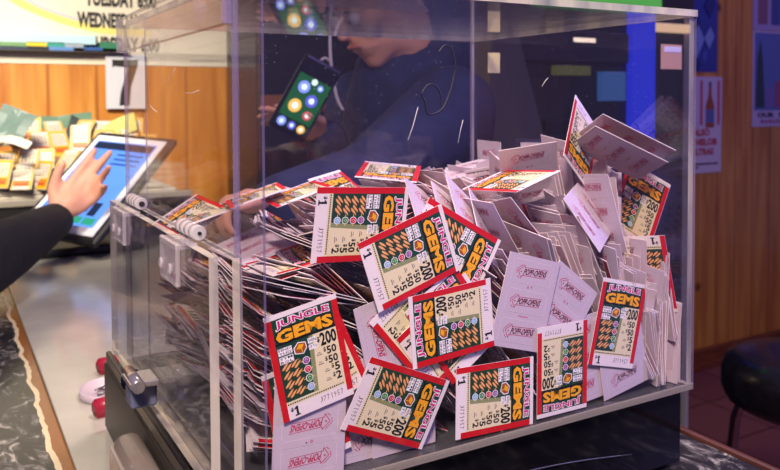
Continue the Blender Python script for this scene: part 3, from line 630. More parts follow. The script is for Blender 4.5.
# ============================================================ THINGS ON THE COUNTER
M_TAB = mat('tablet_case', srgb('17181a'), .45); M_WHT = mat('white_bezel', srgb('e6e9ee'), .3)
def screen(name, col, es=1.0, rough=.2): return mat(name, tuple(c*.1 for c in col), rough, emit=col, es=es)
TC = Vector((.113, 1.153, .07)); TX = Vector((.559, -.827, -.057)); TY = Vector((.645, .392, .656))
TMx = frame(TC, TX, TY)
TC = TC + Vector((.0, .0, .0))
tb = empty('tablet', TC, 'tablet with a lit blue screen in a black case touched by a hand', 'tablet', rot=TMx.to_quaternion())
b = bmesh.new(); box(b, (-.104, -.134, -.016), (.104, .134, -.0015), .008); obj('case', b, M_TAB, tb)
b = bmesh.new(); box(b, (-.090, -.120, -.002), (.090, .120, .0008), .002); obj('bezel', b, M_WHT, tb)
b = bmesh.new(); box(b, (-.077, -.103, .0006), (.077, .105, .0014), .0002); sc_ = obj('screen', b, screen('tablet_screen', srgb('5b8de6'), .95), tb)
P = Print()
P.rect(-.062, .070, .062, .0855, 1, .0016); 
for y in (.058, .048, .038): P.rect(.0, y, .055, y+.004, 0, .0017)
P.rect(.034, -.066, .050, -.040, 1, .0017); P.rect(.018, -.060, .030, -.046, 1, .0017); P.rect(.036, -.083, .060, -.070, 2, .0017); P.rect(.012, -.083, .033, -.070, 2, .0017); P.rect(-.02, -.083, .008, -.073, 3, .0017)
P.v = [(x*1.19, y*1.19, z) for x, y, z in P.v]
finish('screen_icons', P.mesh('icons', [screen('ui_blue', srgb('2b4f9c'), .8), screen('ui_dark', srgb('26334f'), .6), screen('ui_green', srgb('2f9a7a'), .8), screen('ui_red', srgb('8a3048'), .7)]), sc_)
b = bmesh.new(); cyl(b, (.0, .01, -.016), (0, -.045, -.075), .018); obj('stand_neck', b, M_TAB, tb)
b = bmesh.new(); p_ = TMx.inverted() @ Vector((.09, 1.19, CZ+.0)); 
b2 = bmesh.new(); box(b2, (.0, 1.10, CZ), (.19, 1.28, CZ+.016), .006); b2.transform(TMx.inverted()); obj('stand_base', b2, M_TAB, tb)
b.free()
b = bmesh.new(); box(b, (-.055, -.05, -.09), (.055, .02, -.014), .01); obj('stand_body', b, M_TAB, tb)
# dish with pins
ds = empty('pin_dish', (-.001, .374, CZ), 'small round white lid with metal paper clips beside the black base', 'dish')
b = bmesh.new(); lathe(b, [(.0285, .0), (.0295, .002), (.0295, .0075), (.0280, .0078), (.0278, .002), (.001, .002)], seg=44); obj('dish_body', b, mat('dish_white', srgb('c9bcc4'), .4), ds)
for k, (ax, ay, bx, by) in enumerate(((-.014, -.006, .012, .004), (-.012, .008, .010, -.010), (-.004, .012, .016, .002), (-.015, .0, .005, .012))):
    b = bmesh.new(); tube(b, [(ax, ay, .0032+k*.001), ((ax+bx)/2, (ay+by)/2, .0036+k*.001), (bx, by, .0032+k*.001)], .0010, 6)
    c_ = obj('paper_clip', b, mat('clip_steel', srgb('76757a'), .3, 1)); c_.location = ds.location; tag(c_, ('long steel clip nearest the front of the white lid', 'steel clip crossing the middle of the white lid', 'short steel clip at the back of the white lid', 'steel clip at the left side of the white lid')[k], 'paper clip', 'clips in the small lid')
def red_clip(loc, label, s=1):
    r = empty('binder_clip', loc, label, 'clip', 'red clips by the base')
    b = bmesh.new(); cyl(b, (-.011*s, 0, .008*s), (.011*s, .006*s, .008*s), .0080*s, seg=24, bev=.0018*s); obj('clip_roll', b, mat('red_plastic', srgb('a01f38'), .35), r, True)
    b = bmesh.new(); box(b, (-.010*s, -.004*s, .0), (.012*s, .008*s, .005*s), .001); obj('clip_foot', b, mat('red_plastic', srgb('a01f38'), .35), r)
red_clip((.008, .436, CZ), 'red plastic clip behind the white pin lid, nearly hidden by the black base'); red_clip((-.014, .322, CZ), 'red plastic clip in front of the white pin lid against the black base')
# ticket tray at far left with yellow tickets
tr = empty('ticket_tray', (.05, 1.62, CZ), 'black tray heaped with yellow tickets beyond the tablet', 'tray')
b = bmesh.new(); box(b, (-.42, -.20, 0), (.32, .20, .062), .004); obj('tray_body', b, mat('tray_black', srgb('141416'), .4), tr)
b = bmesh.new(); box(b, (-.42, -.206, .058), (.32, -.198, .072), .002); obj('tray_lip', b, mat('tray_lip', srgb('8a8478'), .4), tr)
YP = ['b5ae9c', 'd0a01c', 'c06a1c', 'c9c4b4', '75684a', '98331c', '5a7860', 'c4c870', '5f756c', '3f4846']
YM = [mat('yellow_ink_%d' % i, srgb(h), .5) for i, h in enumerate(YP)]
def ytk(style):
    P = Print(); w, h = .0225, .033
    P.rect(-w, -h, w, h, 0, 0); P.rect(w, -h, -w, h, 0, -.0008); P.rect(-w*.94, -h*.96, w*.94, h*.96, 1 if style else 3, .0003)
    P.rect(-w*.94, -h*.96, -w*.75, h*.96, 1, .0004); P.rect(w*.75, -h*.96, w*.94, h*.96, 1, .0004)
    P.rect(-w*.72, -h*.2, w*.72, h*.75, 3, .0006); P.rect(-w*.72, -h*.75, w*.72, -h*.32, 2, .0006); P.rect(-w*.6, -h*.66, w*.6, -h*.56, 5, .0008)
    for i in range(4):
        for j in range(5): P.rect(-w*.62+i*w*.33, -h*.12+j*h*.17, -w*.42+i*w*.33, -h*.03+j*h*.17, (4, 5, 6, 2)[(i*3+j+style) % 4], .0008)
    return P.mesh('yellow_ticket', YM)
YT = [ytk(0), ytk(1)]
ry = random.Random(5)
spots = [(px, 160 + row*14 + ry.uniform(-3, 3), row) for row in (0, 1) for px in range(-20, 100, 22)] + [(px, 143 + ry.uniform(-5, 4), -1) for px in range(0, 150, 21)] + [(px, 131 + ry.uniform(-3, 3), -2) for px in range(10, 150, 24)]
for k, (px, py, row) in enumerate(spots):
    Y_ = 1.45 + (1-row)*.06; p = onY(px + ry.uniform(-4, 4), py, Y_); tl = math.radians(ry.uniform(35, 70)); rz = math.radians(-30 + ry.uniform(-25, 25))
    o = bpy.data.objects.new('yellow_ticket', YT[k % 2]); COL.objects.link(o); o.location = p; o.rotation_euler = (tl, 0, rz + (0 if row > 0 else ry.choice((0, .6, -.5))))
    kk = sum(1 for q in spots[:k] if q[2] == row); ORD = ['leftmost', 'second from left', 'third from left', 'fourth from left', 'fifth from left', 'sixth from left', 'seventh from left', 'eighth from left']
    tag(o, 'yellow printed ticket, %s in the %s of the far black tray' % (ORD[kk], {0: 'second row', 1: 'front row', -1: 'third row', -2: 'back row'}[row]), 'ticket', 'yellow tickets on the far tray')
b = bmesh.new()
for k in range(5): box(b, (-.40+k*.004, -.17, .0625+k*.014), (.29-k*.03, .19, .0762+k*.014), .003)
o = obj('ticket_stack', b, YM[0], None); o.location = (.05, 1.62, CZ+.0005); tag(o, 'stacks of loose pale tickets filling the black tray under the yellow ones', 'tickets', None, 'stuff')
for k, (px, py, Y_, w, h, mi, rx, ry_, rz, lab) in enumerate((
    (12, 124, 1.50, .08, .075, 8, 60, 20, -30, 'green grey plastic bag at the far left above the yellow tickets'),
    (8, 141, 1.44, .10, .022, 3, 40, 8, -40, 'pale green edged card left on the heap below the plastic bag'),
    (112, 130, 1.62, .12, .07, 7, 40, -20, -20, 'pale yellow green card just behind the top of the tablet'),
    (82, 133, 1.66, .08, .07, 9, 60, 30, 10, 'dark green bag in the heap behind the tablet'),
    (58, 122, 1.7, .16, .04, 6, 50, -5, -10, 'dull green folded paper at the back of the heap'))):
    b = bmesh.new(); box(b, (-w/2, -h/2, 0), (w/2, h/2, .0015)); bmesh.ops.subdivide_edges(b, edges=b.edges[:], cuts=3, use_grid_fill=True)
    for v in b.verts: v.co.z += .008*math.sin(v.co.x*60+k) * math.cos(v.co.y*50)
    o = obj('paper_sheet', b, YM[mi], None); o.location = onY(px, py, Y_); o.rotation_euler = [math.radians(q) for q in (rx, ry_, rz)]; tag(o, lab, 'paper')
# ============================================================ BACK WALL THINGS
M_INK = mat('banner_ink', (.012, .01, .01), .6); M_BAN = noisy('banner_vinyl', srgb('ece6cf'), srgb('e4dcc0'), 4, .5); M_YLW = mat('banner_yellow', srgb('ece07a'), .5)
def flat_rect(px0, py0, px1, py1, Y): a = onY(px0, py1, Y); c = onY(px1, py0, Y); return a.x, a.z, c.x, c.z
bn = empty('banner', (0, WY-.004, .6), 'large cream banner with opening times in black letters on the back wall', 'banner')
x0, z0, x1, z1 = -.75, onY(228, 67, WY).z, onY(228, 67, WY).x, .95
b = bmesh.new(); box(b, (x0, WY-.004, z0), (x1, WY-.0004, z1)); o = obj('banner_cloth', b, M_BAN, bn); o.location = -bn.location
P = Print(); sp = 782.1
def wtext(P, s, px0, py0, px1, py1, mi, z, bold=.02, Y=WY):
    a = onY(px0, py1, Y); c = onY(px1, py0, Y); P.text(s, a.x, a.z, c.x, c.z, mi, z, bold)
def serif(P, s, px0, py0, px1, py1):
    """slab lettering: thick text plus slabs"""
    wtext(P, s, px0, py0, px1, py1, 0, .0004, .05)
serif(P, 'TUESDAY 6:00', 85, -6.5, 156, 6); serif(P, 'WEDNESDAY 6:00', 77, 15, 161, 27.5); serif(P, 'THURSDAY 6:00', 79, 38, 159, 51)
T_ = P; P = Print()
arc = [onY(*q, WY) for q in spline([(6, -6), (22, 4), (45, 14), (75, 24), (110, 31), (150, 33)], 6)]
for a, c in zip(arc, arc[1:]): P.line((a.x, a.z), (c.x, c.z), .022, 1, .0002)
arc = [onY(*q, WY) for q in spline([(20, -6), (36, 5), (56, 13), (78, 20)], 6)]
for a, c in zip(arc, arc[1:]): P.line((a.x, a.z), (c.x, c.z), .008, 2, .0003)
for k in range(18):
    q = onY(190 + k*1.9, 61.5, WY); T_.rect(q.x, q.z, q.x+.004, q.z+.003, 0, .0003)
MX = Matrix(((1, 0, 0, 0), (0, 0, -1, 0), (0, 1, 0, 0), (0, 0, 0, 1)))
for nm_, P_ in (('banner_lettering', T_), ('banner_swoosh', P)):
    o = finish(nm_, P_.mesh(nm_, [M_INK, M_YLW, mat('banner_grey', srgb('c9c5cc'), .5)], MX), bn); o.location = Vector((0, WY-.0045, 0)) - bn.location
# plaque with the seven
sx0, sz0, sx1, sz1 = flat_rect(106, 55, 145, 109, WY-.02)
sv = empty('number_sign', ((sx0+sx1)/2, WY-.02, sz0), 'white plaque with a black number seven under the banner', 'sign')
b = bmesh.new(); box(b, (sx0, WY-.026, sz0), (sx1, WY-.020, sz1), .001); o = obj('plaque', b, mat('plaque', srgb('d5d8dd'), .4), sv); o.location = -sv.location
P = Print(); w_, h_ = sx1-sx0, sz1-sz0
P.poly([(sx0+w_*.16, sz1-h_*.10), (sx0+w_*.16, sz1-h_*.26), (sx0+w_*.20, sz1-h_*.22), (sx0+w_*.55, sz1-h_*.24), (sx0+w_*.36, sz0+h_*.30), (sx0+w_*.32, sz0+h_*.06), (sx0+w_*.58, sz0+h_*.06), (sx0+w_*.62, sz0+h_*.40), (sx0+w_*.80, sz1-h_*.20), (sx0+w_*.80, sz1-h_*.10)], 0, 0)
o = finish('numeral', P.mesh('numeral', [M_INK], MX), sv); o.location = Vector((0, WY-.0265, 0)) - sv.location
# rail shelf with folders in front of the banner
sh = empty('wall_shelf', (0, WY-.08, onY(60, 49, WY-.1).z), 'narrow dark wall shelf in front of the banner holding coloured folders', 'shelf')
zs = onY(60, 50.5, WY-.046).z; xs1 = onY(134, 50, WY-.1).x
b = bmesh.new(); box(b, (-.8, WY-.05, zs-.004), (xs1, WY-.005, zs), .001); o = obj('shelf_board', b, mat('shelf_dark', srgb('3a3330'), .5), sh); o.location = -sh.location
lab = {'b9dfe6': 'pale blue sheet on top of the folders', '2f9a88': 'teal folder', 'e6cf2c': 'yellow folder', '6f9a62': 'green folder at the left end', '2f5a9c': 'blue folder at the right', '9aa7b4': 'grey folder', '1f3550': 'dark navy folder at the bottom left', '14151a': 'black folder', '5b8ac9': 'light blue folder at the bottom', '2f7a58': 'dark green folder at the right end'}
for px0, px1, py0, py1, colr in ((-30, 96, 36, 41, 'b9dfe6'), (-30, 27, 42, 46, '6f9a62'), (26, 47, 41.5, 46, 'e6cf2c'), (47, 65, 42, 47, '2f9a88'), (65, 84, 43, 47.5, '9aa7b4'), (-30, 28, 46, 50, '1f3550'), (28, 49, 46.5, 50, '14151a'), (49, 74, 47, 50.4, '5b8ac9'), (84, 103, 47.5, 50.4, '2f5a9c'), (100, 120, 42.5, 48.5, '2f7a58')):
    a = onY(px0, py1, WY-.046); c = onY(px1, py0, WY-.046); b = bmesh.new(); box(b, (a.x, WY-.046, a.z), (c.x, WY-.010, c.z), .0015)
    tag(obj('folder', b, mat('folder_'+colr, srgb(colr), .45)), lab[colr] + ' on the narrow wall shelf', 'folder', 'folders on the wall shelf')
# posters on the right
def poster(px0, py0, px1, py1, label, base, draw, name='poster'):
    a, c0, c, c1 = flat_rect(px0, py0, px1, py1, WY-.004); w, h = c-a, c1-c0
    r = empty(name, ((a+c)/2, WY-.002, c0), label, 'poster', 'posters on the right wall')
    b = bmesh.new(); box(b, (-w/2, -.002, 0), (w/2, .0015, h), .0004); obj('poster_sheet', b, mat('sheet_'+base, srgb(base), .35), r)
    P = Print(); draw(P, w, h); ms_ = draw.mats
    o = finish('poster_print', P.mesh('poster_print', ms_, MX), r); o.location = (0, -.0026, 0)
def d1(P, w, h):
    q = random.Random(3)
    for k in range(34):
        x = q.uniform(-.42, .38)*w; y = q.uniform(.03, .92)*h; s = q.uniform(.04, .14)*w
        P.poly([(x-s, y), (x, y-s*1.4), (x+s, y+s*.3), (x+s*.2, y+s*1.6)], q.randint(0, 3), .0003+k*.0001)
d1.mats = [mat('poster_navy', srgb('1b2a78'), .4), mat('poster_blue', srgb('3f5fb8'), .4), mat('poster_sky', srgb('7f9fd8'), .4), mat('poster_brown', srgb('5a3a40'), .4)]
poster(655, -60, 718.5, 71, 'blue crowded picture poster at top right above the beer poster', '2a3f9a', d1)
def d2(P, w, h):
    P.rect(-w*.5, .48*h, w*.5, h, 3, .0001); P.rect(.12*w, .50*h, .16*w, .96*h, 0, .0006); P.rect(.42*w, .50*h, .46*w, .96*h, 0, .0006)
    bx = .29*w; P.poly([(bx-.075*w, .47*h), (bx+.075*w, .47*h), (bx+.075*w, .70*h), (bx+.03*w, .80*h), (bx+.02*w, .93*h), (bx-.02*w, .93*h), (bx-.03*w, .80*h), (bx-.075*w, .70*h)], 1, .0004)
    P.rect(bx-.075*w, .52*h, bx+.075*w, .66*h, 2, .0008); P.rect(bx-.02*w, .90*h, bx+.02*w, .95*h, 4, .0008)
    for k, s in enumerate(('ALSO', 'MICHELOB', 'ULTRAS')): P.text(s, (0, -.17, -.03)[k]*w, (.385-k*.10)*h, (.29, .42, .36)[k]*w, (.460-k*.10)*h, 0, .0005, .05)
    P.rect(-.4*w, .085*h, .44*w, .103*h, 4, .0005); P.rect(-.4*w, .05*h, .1*w, .066*h, 4, .0005)
d2.mats = [mat('beer_red', srgb('c03048'), .4), mat('bottle_amber', srgb('a04a30'), .3), mat('bottle_label', srgb('5f6fa8'), .4), mat('poster_pale', srgb('cfc9e0'), .4), mat('poster_ink', srgb('2f2a4a'), .4)]
poster(662, 77, 722, 176, 'pale beer bottle poster with red writing on the right wall', 'd9d2e0', d2)
def d3(P, w, h):
    P.rect(-.47*w, .17*h, .47*w, .98*h, 0, .0002); P.poly([(-.45*w, .2*h), (-.30*w, .2*h), (-.34*w, .7*h), (-.38*w, .92*h), (-.43*w, .7*h)], 1, .0004)
    for k in range(5): P.rect((-.28+k*.15)*w, .2*h, (-.17+k*.15)*w, (.42+.06*((k*7) % 3))*h, 2 + k % 2, .0005)
    P.text('OUR', -.42*w, .095*h, -.14*w, .15*h, 4, .0005, .05)
    for k in range(9): P.rect((-.06+k*.055)*w, .095*h, (-.015+k*.055)*w, (.15 - .012*(k % 3))*h, 4, .0005)
    for k in range(12): P.rect((-.36+k*.065)*w, .035*h, (-.315+k*.065)*w, (.075 - .01*(k % 2))*h, 3, .0005)
d3.mats = [mat('p3_sky', srgb('5a74b8'), .4), mat('p3_dark', srgb('1f3a4a'), .4), mat('p3_violet', srgb('7a6ab0'), .4), mat('p3_red', srgb('9a4a7a'), .4), mat('p3_ink', srgb('1f1f4a'), .4)]
poster(752, 34, 812, 127, 'blue framed poster with two lines of writing at the right picture edge', 'c5bfe0', d3)
def d4(P, w, h):
    for k, mi in enumerate((0, 1, 0, 2)): P.rect((-.42+k*.22)*w, .06*h, (-.26+k*.22)*w, .9*h, mi, .0004)
d4.mats = [mat('p4_mauve', srgb('8a5a7a'), .4), mat('p4_blue', srgb('3f4f9a'), .4), mat('p4_pale', srgb('b0a8d8'), .4)]
poster(753, -60, 812, 29.5, 'mauve and blue poster at the top right corner above the framed one', 'a8a0d0', d4)
# ============================================================ STOOL
sc0 = (1.48, .60)
sl = empty('bar_stool', (sc0[0], sc0[1], FZ), 'round black padded bar stool with chrome legs at lower right', 'bar stool')
b = bmesh.new(); lathe(b, [(.002, 0), (.150, 0), (.168, .012), (.176, .035), (.176, .070), (.166, .094), (.145, .108), (.09, .114), (.002, .116)], (0, 0, .635), 56); obj('seat', b, noisy('black_vinyl', srgb('131318'), srgb('1b1b22'), 60, .32, bump=.1, coat=.3), sl)
for k in range(4):
    a = math.radians(20 + 90*k); c_, s_ = math.cos(a), math.sin(a); b = bmesh.new()
    tube(b, [(.03*c_, .03*s_, .640), (.105*c_, .105*s_, .638), (.135*c_, .135*s_, .62), (.150*c_, .150*s_, .57), (.165*c_, .165*s_, .40), (.20*c_, .20*s_, .01)], .0115, 14)
    obj('leg', b, mat('chrome_leg', srgb('b9a9b0'), .15, 1), sl)
b = bmesh.new(); tube(b, [(.172*math.cos(2*PI*k/40), .172*math.sin(2*PI*k/40), .28) for k in range(40)], .009, 10, closed=True); obj('foot_ring', b, mat('chrome_leg', srgb('b9a9b0'), .15, 1), sl)
# ============================================================ GAME CABINET BEHIND THE BOX
GY = 1.2
def gx(px): return onY(px, 84, GY).x
g = empty('game_cabinet', (gx(590), GY+.25, FZ), 'tall dark game cabinet with blue light strip and green topper behind the box', 'game cabinet')
def G(o): o.location = -g.location; return o
M_CAB = noisy('cabinet_dark', srgb('191826'), srgb('232234'), 3, .35)
zt = onY(690, -8, GY).z
b = bmesh.new(); box(b, (gx(508), GY+.02, FZ), (gx(690), GY+.5, zt), .006); G(obj('cabinet_body', b, M_CAB, g))
b = bmesh.new(); box(b, (gx(689), GY, FZ), (gx(691.5), GY+.5, zt+.03), .002); G(obj('side_trim', b, mat('trim_pale', srgb('b9b4c8'), .3), g))
def gbox(n, px0, py0, px1, py1, mt, y0=-.004, y1=.02, par=None):
    a, c0, c, c1 = flat_rect(px0, py0, px1, py1, GY); b = bmesh.new(); box(b, (a, GY+y0, c0), (c, GY+y1, c1), .002); o = obj(n, b, mt, par or g); G(o); return o
gbox('light_strip', 631, 10, 655, 148, screen('neon_blue', srgb('2434dc'), .45))
gbox('blue_reflection', 602, 72, 625, 101, screen('reflection_cyan', srgb('4a78c8'), .22)); gbox('lime_reflection', 556, 66, 590, 75, screen('reflection_lime', srgb('6a6a38'), .25))  # glowing plates imitate dim blurred reflections in the acrylic
gbox('small_lamp_reflection', 572, 38, 595, 42.5, screen('reflection_warm', srgb('ffe6d0'), 1.0)); gbox('wide_lamp_reflection', 655, 25, 690, 31, screen('reflection_amber', srgb('c9a482'), .8))  # glowing bars imitate ceiling lights reflected in the acrylic
gbox('upper_panel', 512, 34, 628, 60, mat('panel_blue', srgb('23223a'), .4)); gbox('lower_panel', 545, 118, 620, 132, mat('panel_black', srgb('0d0c14'), .4))
gbox('green_topper', 536, -22, 654, 6, screen('topper_green', srgb('4f9a48'), .6), -.03, .1); gbox('black_topper', 656, -22, 689, 7.5, mat('topper_black', srgb('37343e'), .5), -.02, .1)
gbox('side_light', 661, 5, 664, 130, screen('neon_violet', srgb('4038a0'), .5)) if 0 else None
# dark cabinet with game screens on the left, behind the phone
c2 = empty('back_machine', (.62, 1.72, FZ), 'dark machine standing behind the seated person and the phone', 'machine')
b = bmesh.new(); a = onY(258, 140, 1.7); c = onY(352, 20, 1.7); box(b, (a.x, 1.7, FZ), (c.x+.15, 1.98, .62), .01); o = obj('machine_body', b, mat('machine_black', srgb('100d10'), .4), c2); o.location = -c2.location
b = bmesh.new(); a = onY(262, 112, 1.69); c = onY(345, 95, 1.69); box(b, (a.x, 1.690, a.z), (c.x, 1.699, c.z), .002); o = obj('machine_trim', b, mat('machine_brown', srgb('6d4322'), .4), c2); o.location = -c2.location
# grey solid standing in for a reflection in the right of the box
g2 = empty('grey_reflection', (gx(512)-.10, 1.1, FZ), 'grey slanted shape imitating a reflection between the seated person and the game cabinet', 'stand')
a0 = onY(492, 20, 1.08); a1 = onY(515, 20, 1.08); q0 = onY(484, 200, 1.08); q1 = onY(560, 200, 1.08)
b = bmesh.new(); vs_ = [b.verts.new(v) for v in ((q0.x, 1.08, FZ), (q1.x, 1.08, FZ), (q1.x, 1.08, q1.z), (a1.x, 1.08, a1.z), (a0.x, 1.08, a0.z), (q0.x, 1.08, q0.z))]
f = b.faces.new(vs_); r = bmesh.ops.extrude_face_region(b, geom=[f]); [setattr(v, 'co', v.co + Vector((0, .08, 0))) for v in r['geom'] if isinstance(v, bmesh.types.BMVert)]
o = obj('stand_body', b, mat('reflection_grey', srgb('4a4a5c'), .45), g2); o.location = -g2.location
# ============================================================ PEOPLE
ICO = None
def skin_mesh(name, nodes, chains, mt, parent, voxel=.005, smooth_it=2):
    """nodes: name -> (pos, radius or (rx, ry[, rz])); chains: lists of node names; swept ellipsoids fused into one surface"""
    global ICO
    if ICO is None:
        t_ = bmesh.new(); bmesh.ops.create_icosphere(t_, subdivisions=2, radius=1); ICO = (np.array([v.co[:] for v in t_.verts]), [tuple(v.index for v in f.verts) for f in t_.faces]); t_.free()
    V = []; F_ = []
    def rad(r): return np.array((r, r, r) if not isinstance(r, tuple) else (r if len(r) == 3 else (r[0], r[1], (r[0]+r[1])/2)))
    def ball(c, r): b_ = len(V)*len(ICO[0]); V.append(ICO[0]*r + c); F_.extend([tuple(i+b_ for i in f) for f in ICO[1]])
    done = set()
    for chn in chains:
        for a, c in zip(chn, chn[1:]):
            pa, pc_ = np.array(nodes[a][0][:]), np.array(nodes[c][0][:]); ra, rc_ = rad(nodes[a][1]), rad(nodes[c][1])
            n = max(2, int(np.linalg.norm(pa-pc_) / (min(ra.min(), rc_.min())*.30)))
            for k in range(n+1): t = k/n; ball(pa + (pc_-pa)*t, ra + (rc_-ra)*t)
            done |= {a, c}
    for k in nodes:
        if k not in done: ball(np.array(nodes[k][0][:]), rad(nodes[k][1]))
    me = bpy.data.meshes.new(name); me.from_pydata([tuple(v) for v in np.concatenate(V)], [], F_); o = bpy.data.objects.new(name, me); COL.objects.link(o)
    rm = o.modifiers.new('r', 'REMESH'); rm.mode = 'VOXEL'; rm.voxel_size = voxel; rm.use_smooth_shade = True
    sm = o.modifiers.new('m', 'SMOOTH'); sm.iterations = smooth_it; sm.factor = .5
    dg = bpy.context.evaluated_depsgraph_get(); me2 = bpy.data.meshes.new_from_object(o.evaluated_get(dg)); bpy.data.objects.remove(o)
    me2.materials.clear(); return finish(name, me2, parent, [mt], True)
M_SKIN = mat('skin', srgb('d9a083'), .5, spec=.35); M_SKIN.node_tree.nodes['Principled BSDF'].inputs['Subsurface Weight'].default_value = .05
M_NAVY = noisy('navy_cloth', srgb('131d42'), srgb('1a2650'), 30, .85, bump=.3); M_BLKC = noisy('black_cloth', srgb('0f1013'), srgb('17181c'), 40, .85, bump=.3)
M_HAIR = noisy('dark_hair', srgb('17100d'), srgb('2a1c15'), 60, .5, (1, 1, .1)); M_JEAN = noisy('jeans', srgb('232c3f'), srgb('2d3850'), 60, .85)
def hand_nodes(N, ch, pre, wrist, pdir, side, nrm, curls, sc=1.0, splay=.10):
    """palm and five fingers: pdir along the hand, side towards the thumb, nrm palm normal (fingers curl towards it)"""
    pdir = Vector(pdir).normalized(); side = Vector(side); side = (side - pdir*side.dot(pdir)).normalized(); nrm = pdir.cross(side) if nrm > 0 else side.cross(pdir); W_ = Vector(wrist)
    N[pre+'w'] = (W_, (.019*sc, .019*sc)); N[pre+'p'] = (W_ + pdir*.045*sc, (.026*sc, .019*sc)); ch.append([pre+'w', pre+'p'])
    for i, (s, L, r) in enumerate(((.030, .068, .0088), (.010, .078, .0090), (-.010, .072, .0086), (-.028, .056, .0078))):
        base = W_ + pdir*(.085 - .004*abs(i-1))*sc + side*s*.95*sc; k = W_ + pdir*.04*sc + side*s*.55*sc
        d = (pdir + side*splay*(1.2-i)).normalized(); c_ = curls[i]; p1 = base + (d*math.cos(c_) + nrm*math.sin(c_))*L*.42*sc; p2 = p1 + (d*math.cos(c_*1.9) + nrm*math.sin(c_*1.9))*L*.33*sc; p3 = p2 + (d*math.cos(c_*2.5) + nrm*math.sin(c_*2.5))*L*.25*sc
        for nm, p, rr in (('k', k, .0125), ('a', base, r*1.12), ('b', p1, r), ('c', p2, r*.92), ('d', p3, r*.75)): N['%s%d%s' % (pre, i, nm)] = (p, rr*sc)
        ch.append(['%s%d%s' % (pre, i, q) for q in 'kabcd'])
    t0 = W_ + pdir*.022*sc + side*.016*sc; t1 = t0 + (pdir*.6+side*.75).normalized()*.034*sc; t2 = t1 + (pdir*.85+side*.42+nrm*.25).normalized()*.030*sc; t3 = t2 + (pdir*.9+side*.2+nrm*.3).normalized()*.022*sc
    for nm, p, rr in (('t0', t0, .014), ('t1', t1, .0115), ('t2', t2, .0098), ('t3', t3, .008)): N[pre+nm] = (p, rr*sc)
    ch.append([pre+'t0', pre+'t1', pre+'t2', pre+'t3'])
def face_bits(parent, hc, fwd, up, sc=1.0):
    fwd = Vector(fwd).normalized(); up = Vector(up); up = (up - fwd*up.dot(fwd)).normalized(); rt = fwd.cross(up); hc = Vector(hc)
    for s in (-1, 1):
        b = bmesh.new(); bmesh.ops.create_uvsphere(b, u_segments=16, v_segments=10, radius=.0115); 
        for f in b.faces: f.smooth = True
        e = obj('eye', b, mat('eye_white', srgb('e8e2de'), .2), parent, True); e.location = hc + fwd*.083 + rt*s*.031 + up*.005 - (parent.location if parent.type == 'EMPTY' else Vector())
        b = bmesh.new(); bmesh.ops.create_uvsphere(b, u_segments=12, v_segments=8, radius=.0058); p_ = obj('iris', b, mat('iris', srgb('2a1c14'), .1), e, True); p_.location = fwd*.0075
        b = bmesh.new(); tube(b, [hc*0 + rt*s*(x) + up*(.024 - abs(x-.03)*.18) + fwd*.092 for x in (.015, .025, .035, .045)], [.002, .0032, .003, .0015], 6); br_ = obj('eyebrow', b, M_HAIR, parent); br_.location = hc
    b = bmesh.new(); tube(b, [rt*x - up*(.043 + .002*abs(x)/.02) + fwd*(.093 - abs(x)*.25) for x in (-.023, -.012, 0, .012, .023)], [.001, .0042, .0050, .0042, .001], 8); o = obj('mouth', b, mat('lips', srgb('b06a60'), .45), parent, True); o.location = hc
def head_nodes(N, ch, neck, hc, fwd, up):
    fwd = Vector(fwd).normalized(); up = Vector(up); up = (up - fwd*up.dot(fwd)).normalized(); hc = Vector(hc); rt = fwd.cross(up)
    N['neck2'] = (hc - up*.085 - fwd*.03, .052); N['skull'] = (hc + up*.035 - fwd*.018, .082); N['brow'] = (hc + up*.035 + fwd*.022, .066); N['jaw'] = (hc - up*.045 + fwd*.020, .056); N['chin'] = (hc - up*.085 + fwd*.055, .022); N['mouthr'] = (hc - up*.045 + fwd*.050, .040)
    N['nose0'] = (hc + up*.010 + fwd*.084, .008); N['nose1'] = (hc - up*.018 + fwd*.100, .0115); ch += [[neck, 'neck2', 'skull', 'brow'], ['skull', 'jaw', 'chin'], ['jaw', 'mouthr'], ['nose0', 'nose1'], ['neck2', 'jaw']]
    for s in (-1, 1): N['ear%d' % s] = (hc + rt*s*.080 - fwd*.012 + up*.012, .011); N['eb%d' % s] = (hc + rt*s*.080 - fwd*.008 - up*.016, .009); N['ck%d' % s] = (hc + rt*s*.032 - up*.012 + fwd*.050, .032); ch.append(['eb%d' % s, 'ear%d' % s])
# --- seated person in navy behind the box, facing the bar, phone in the right hand
Mz = Matrix.Identity(4)
N = {}; ch = []
N['pel'] = (Vector((.80, 1.00, -.27)), (.13, .16, .12)); N['wst'] = (Vector((.76, .98, -.10)), (.11, .14, .12)); N['cst'] = (Vector((.69, .95, .12)), (.135, .17, .15)); N['nk'] = (Vector((.62, .905, .27)), .050)
ch.append(['pel', 'wst', 'cst', 'nk']); HC = Vector((.568, .872, .402)); HF = Vector((-.86, -.10, -.50)); HU = Vector((-.50, -.05, .86))
head_nodes(N, ch, 'nk', HC, HF, HU)
for s, sh_, el, wr in (('L', (.655, .755, .205), (.43, .665, .100), (.265, .60, .083)), ('R', (.64, 1.07, .21), (.56, 1.0, .02), (.462, .875, .150))):
    N['sh'+s] = (Vector(sh_), .066); N['el'+s] = (Vector(el), .042); N['wr'+s] = (Vector(wr), .026); ch.append(['cst', 'sh'+s, 'el'+s, 'wr'+s])
for s, y in (('L', .90), ('R', 1.10)):
    N['hp'+s] = (Vector((.79, y, -.32)), .095); N['kn'+s] = (Vector((.53, y-.02, -.34)), .065); N['an'+s] = (Vector((.60, y-.02, -.86)), .042); N['ft'+s] = (Vector((.50, y-.02, -.89)), .035); ch.append(['pel', 'hp'+s, 'kn'+s, 'an'+s, 'ft'+s])
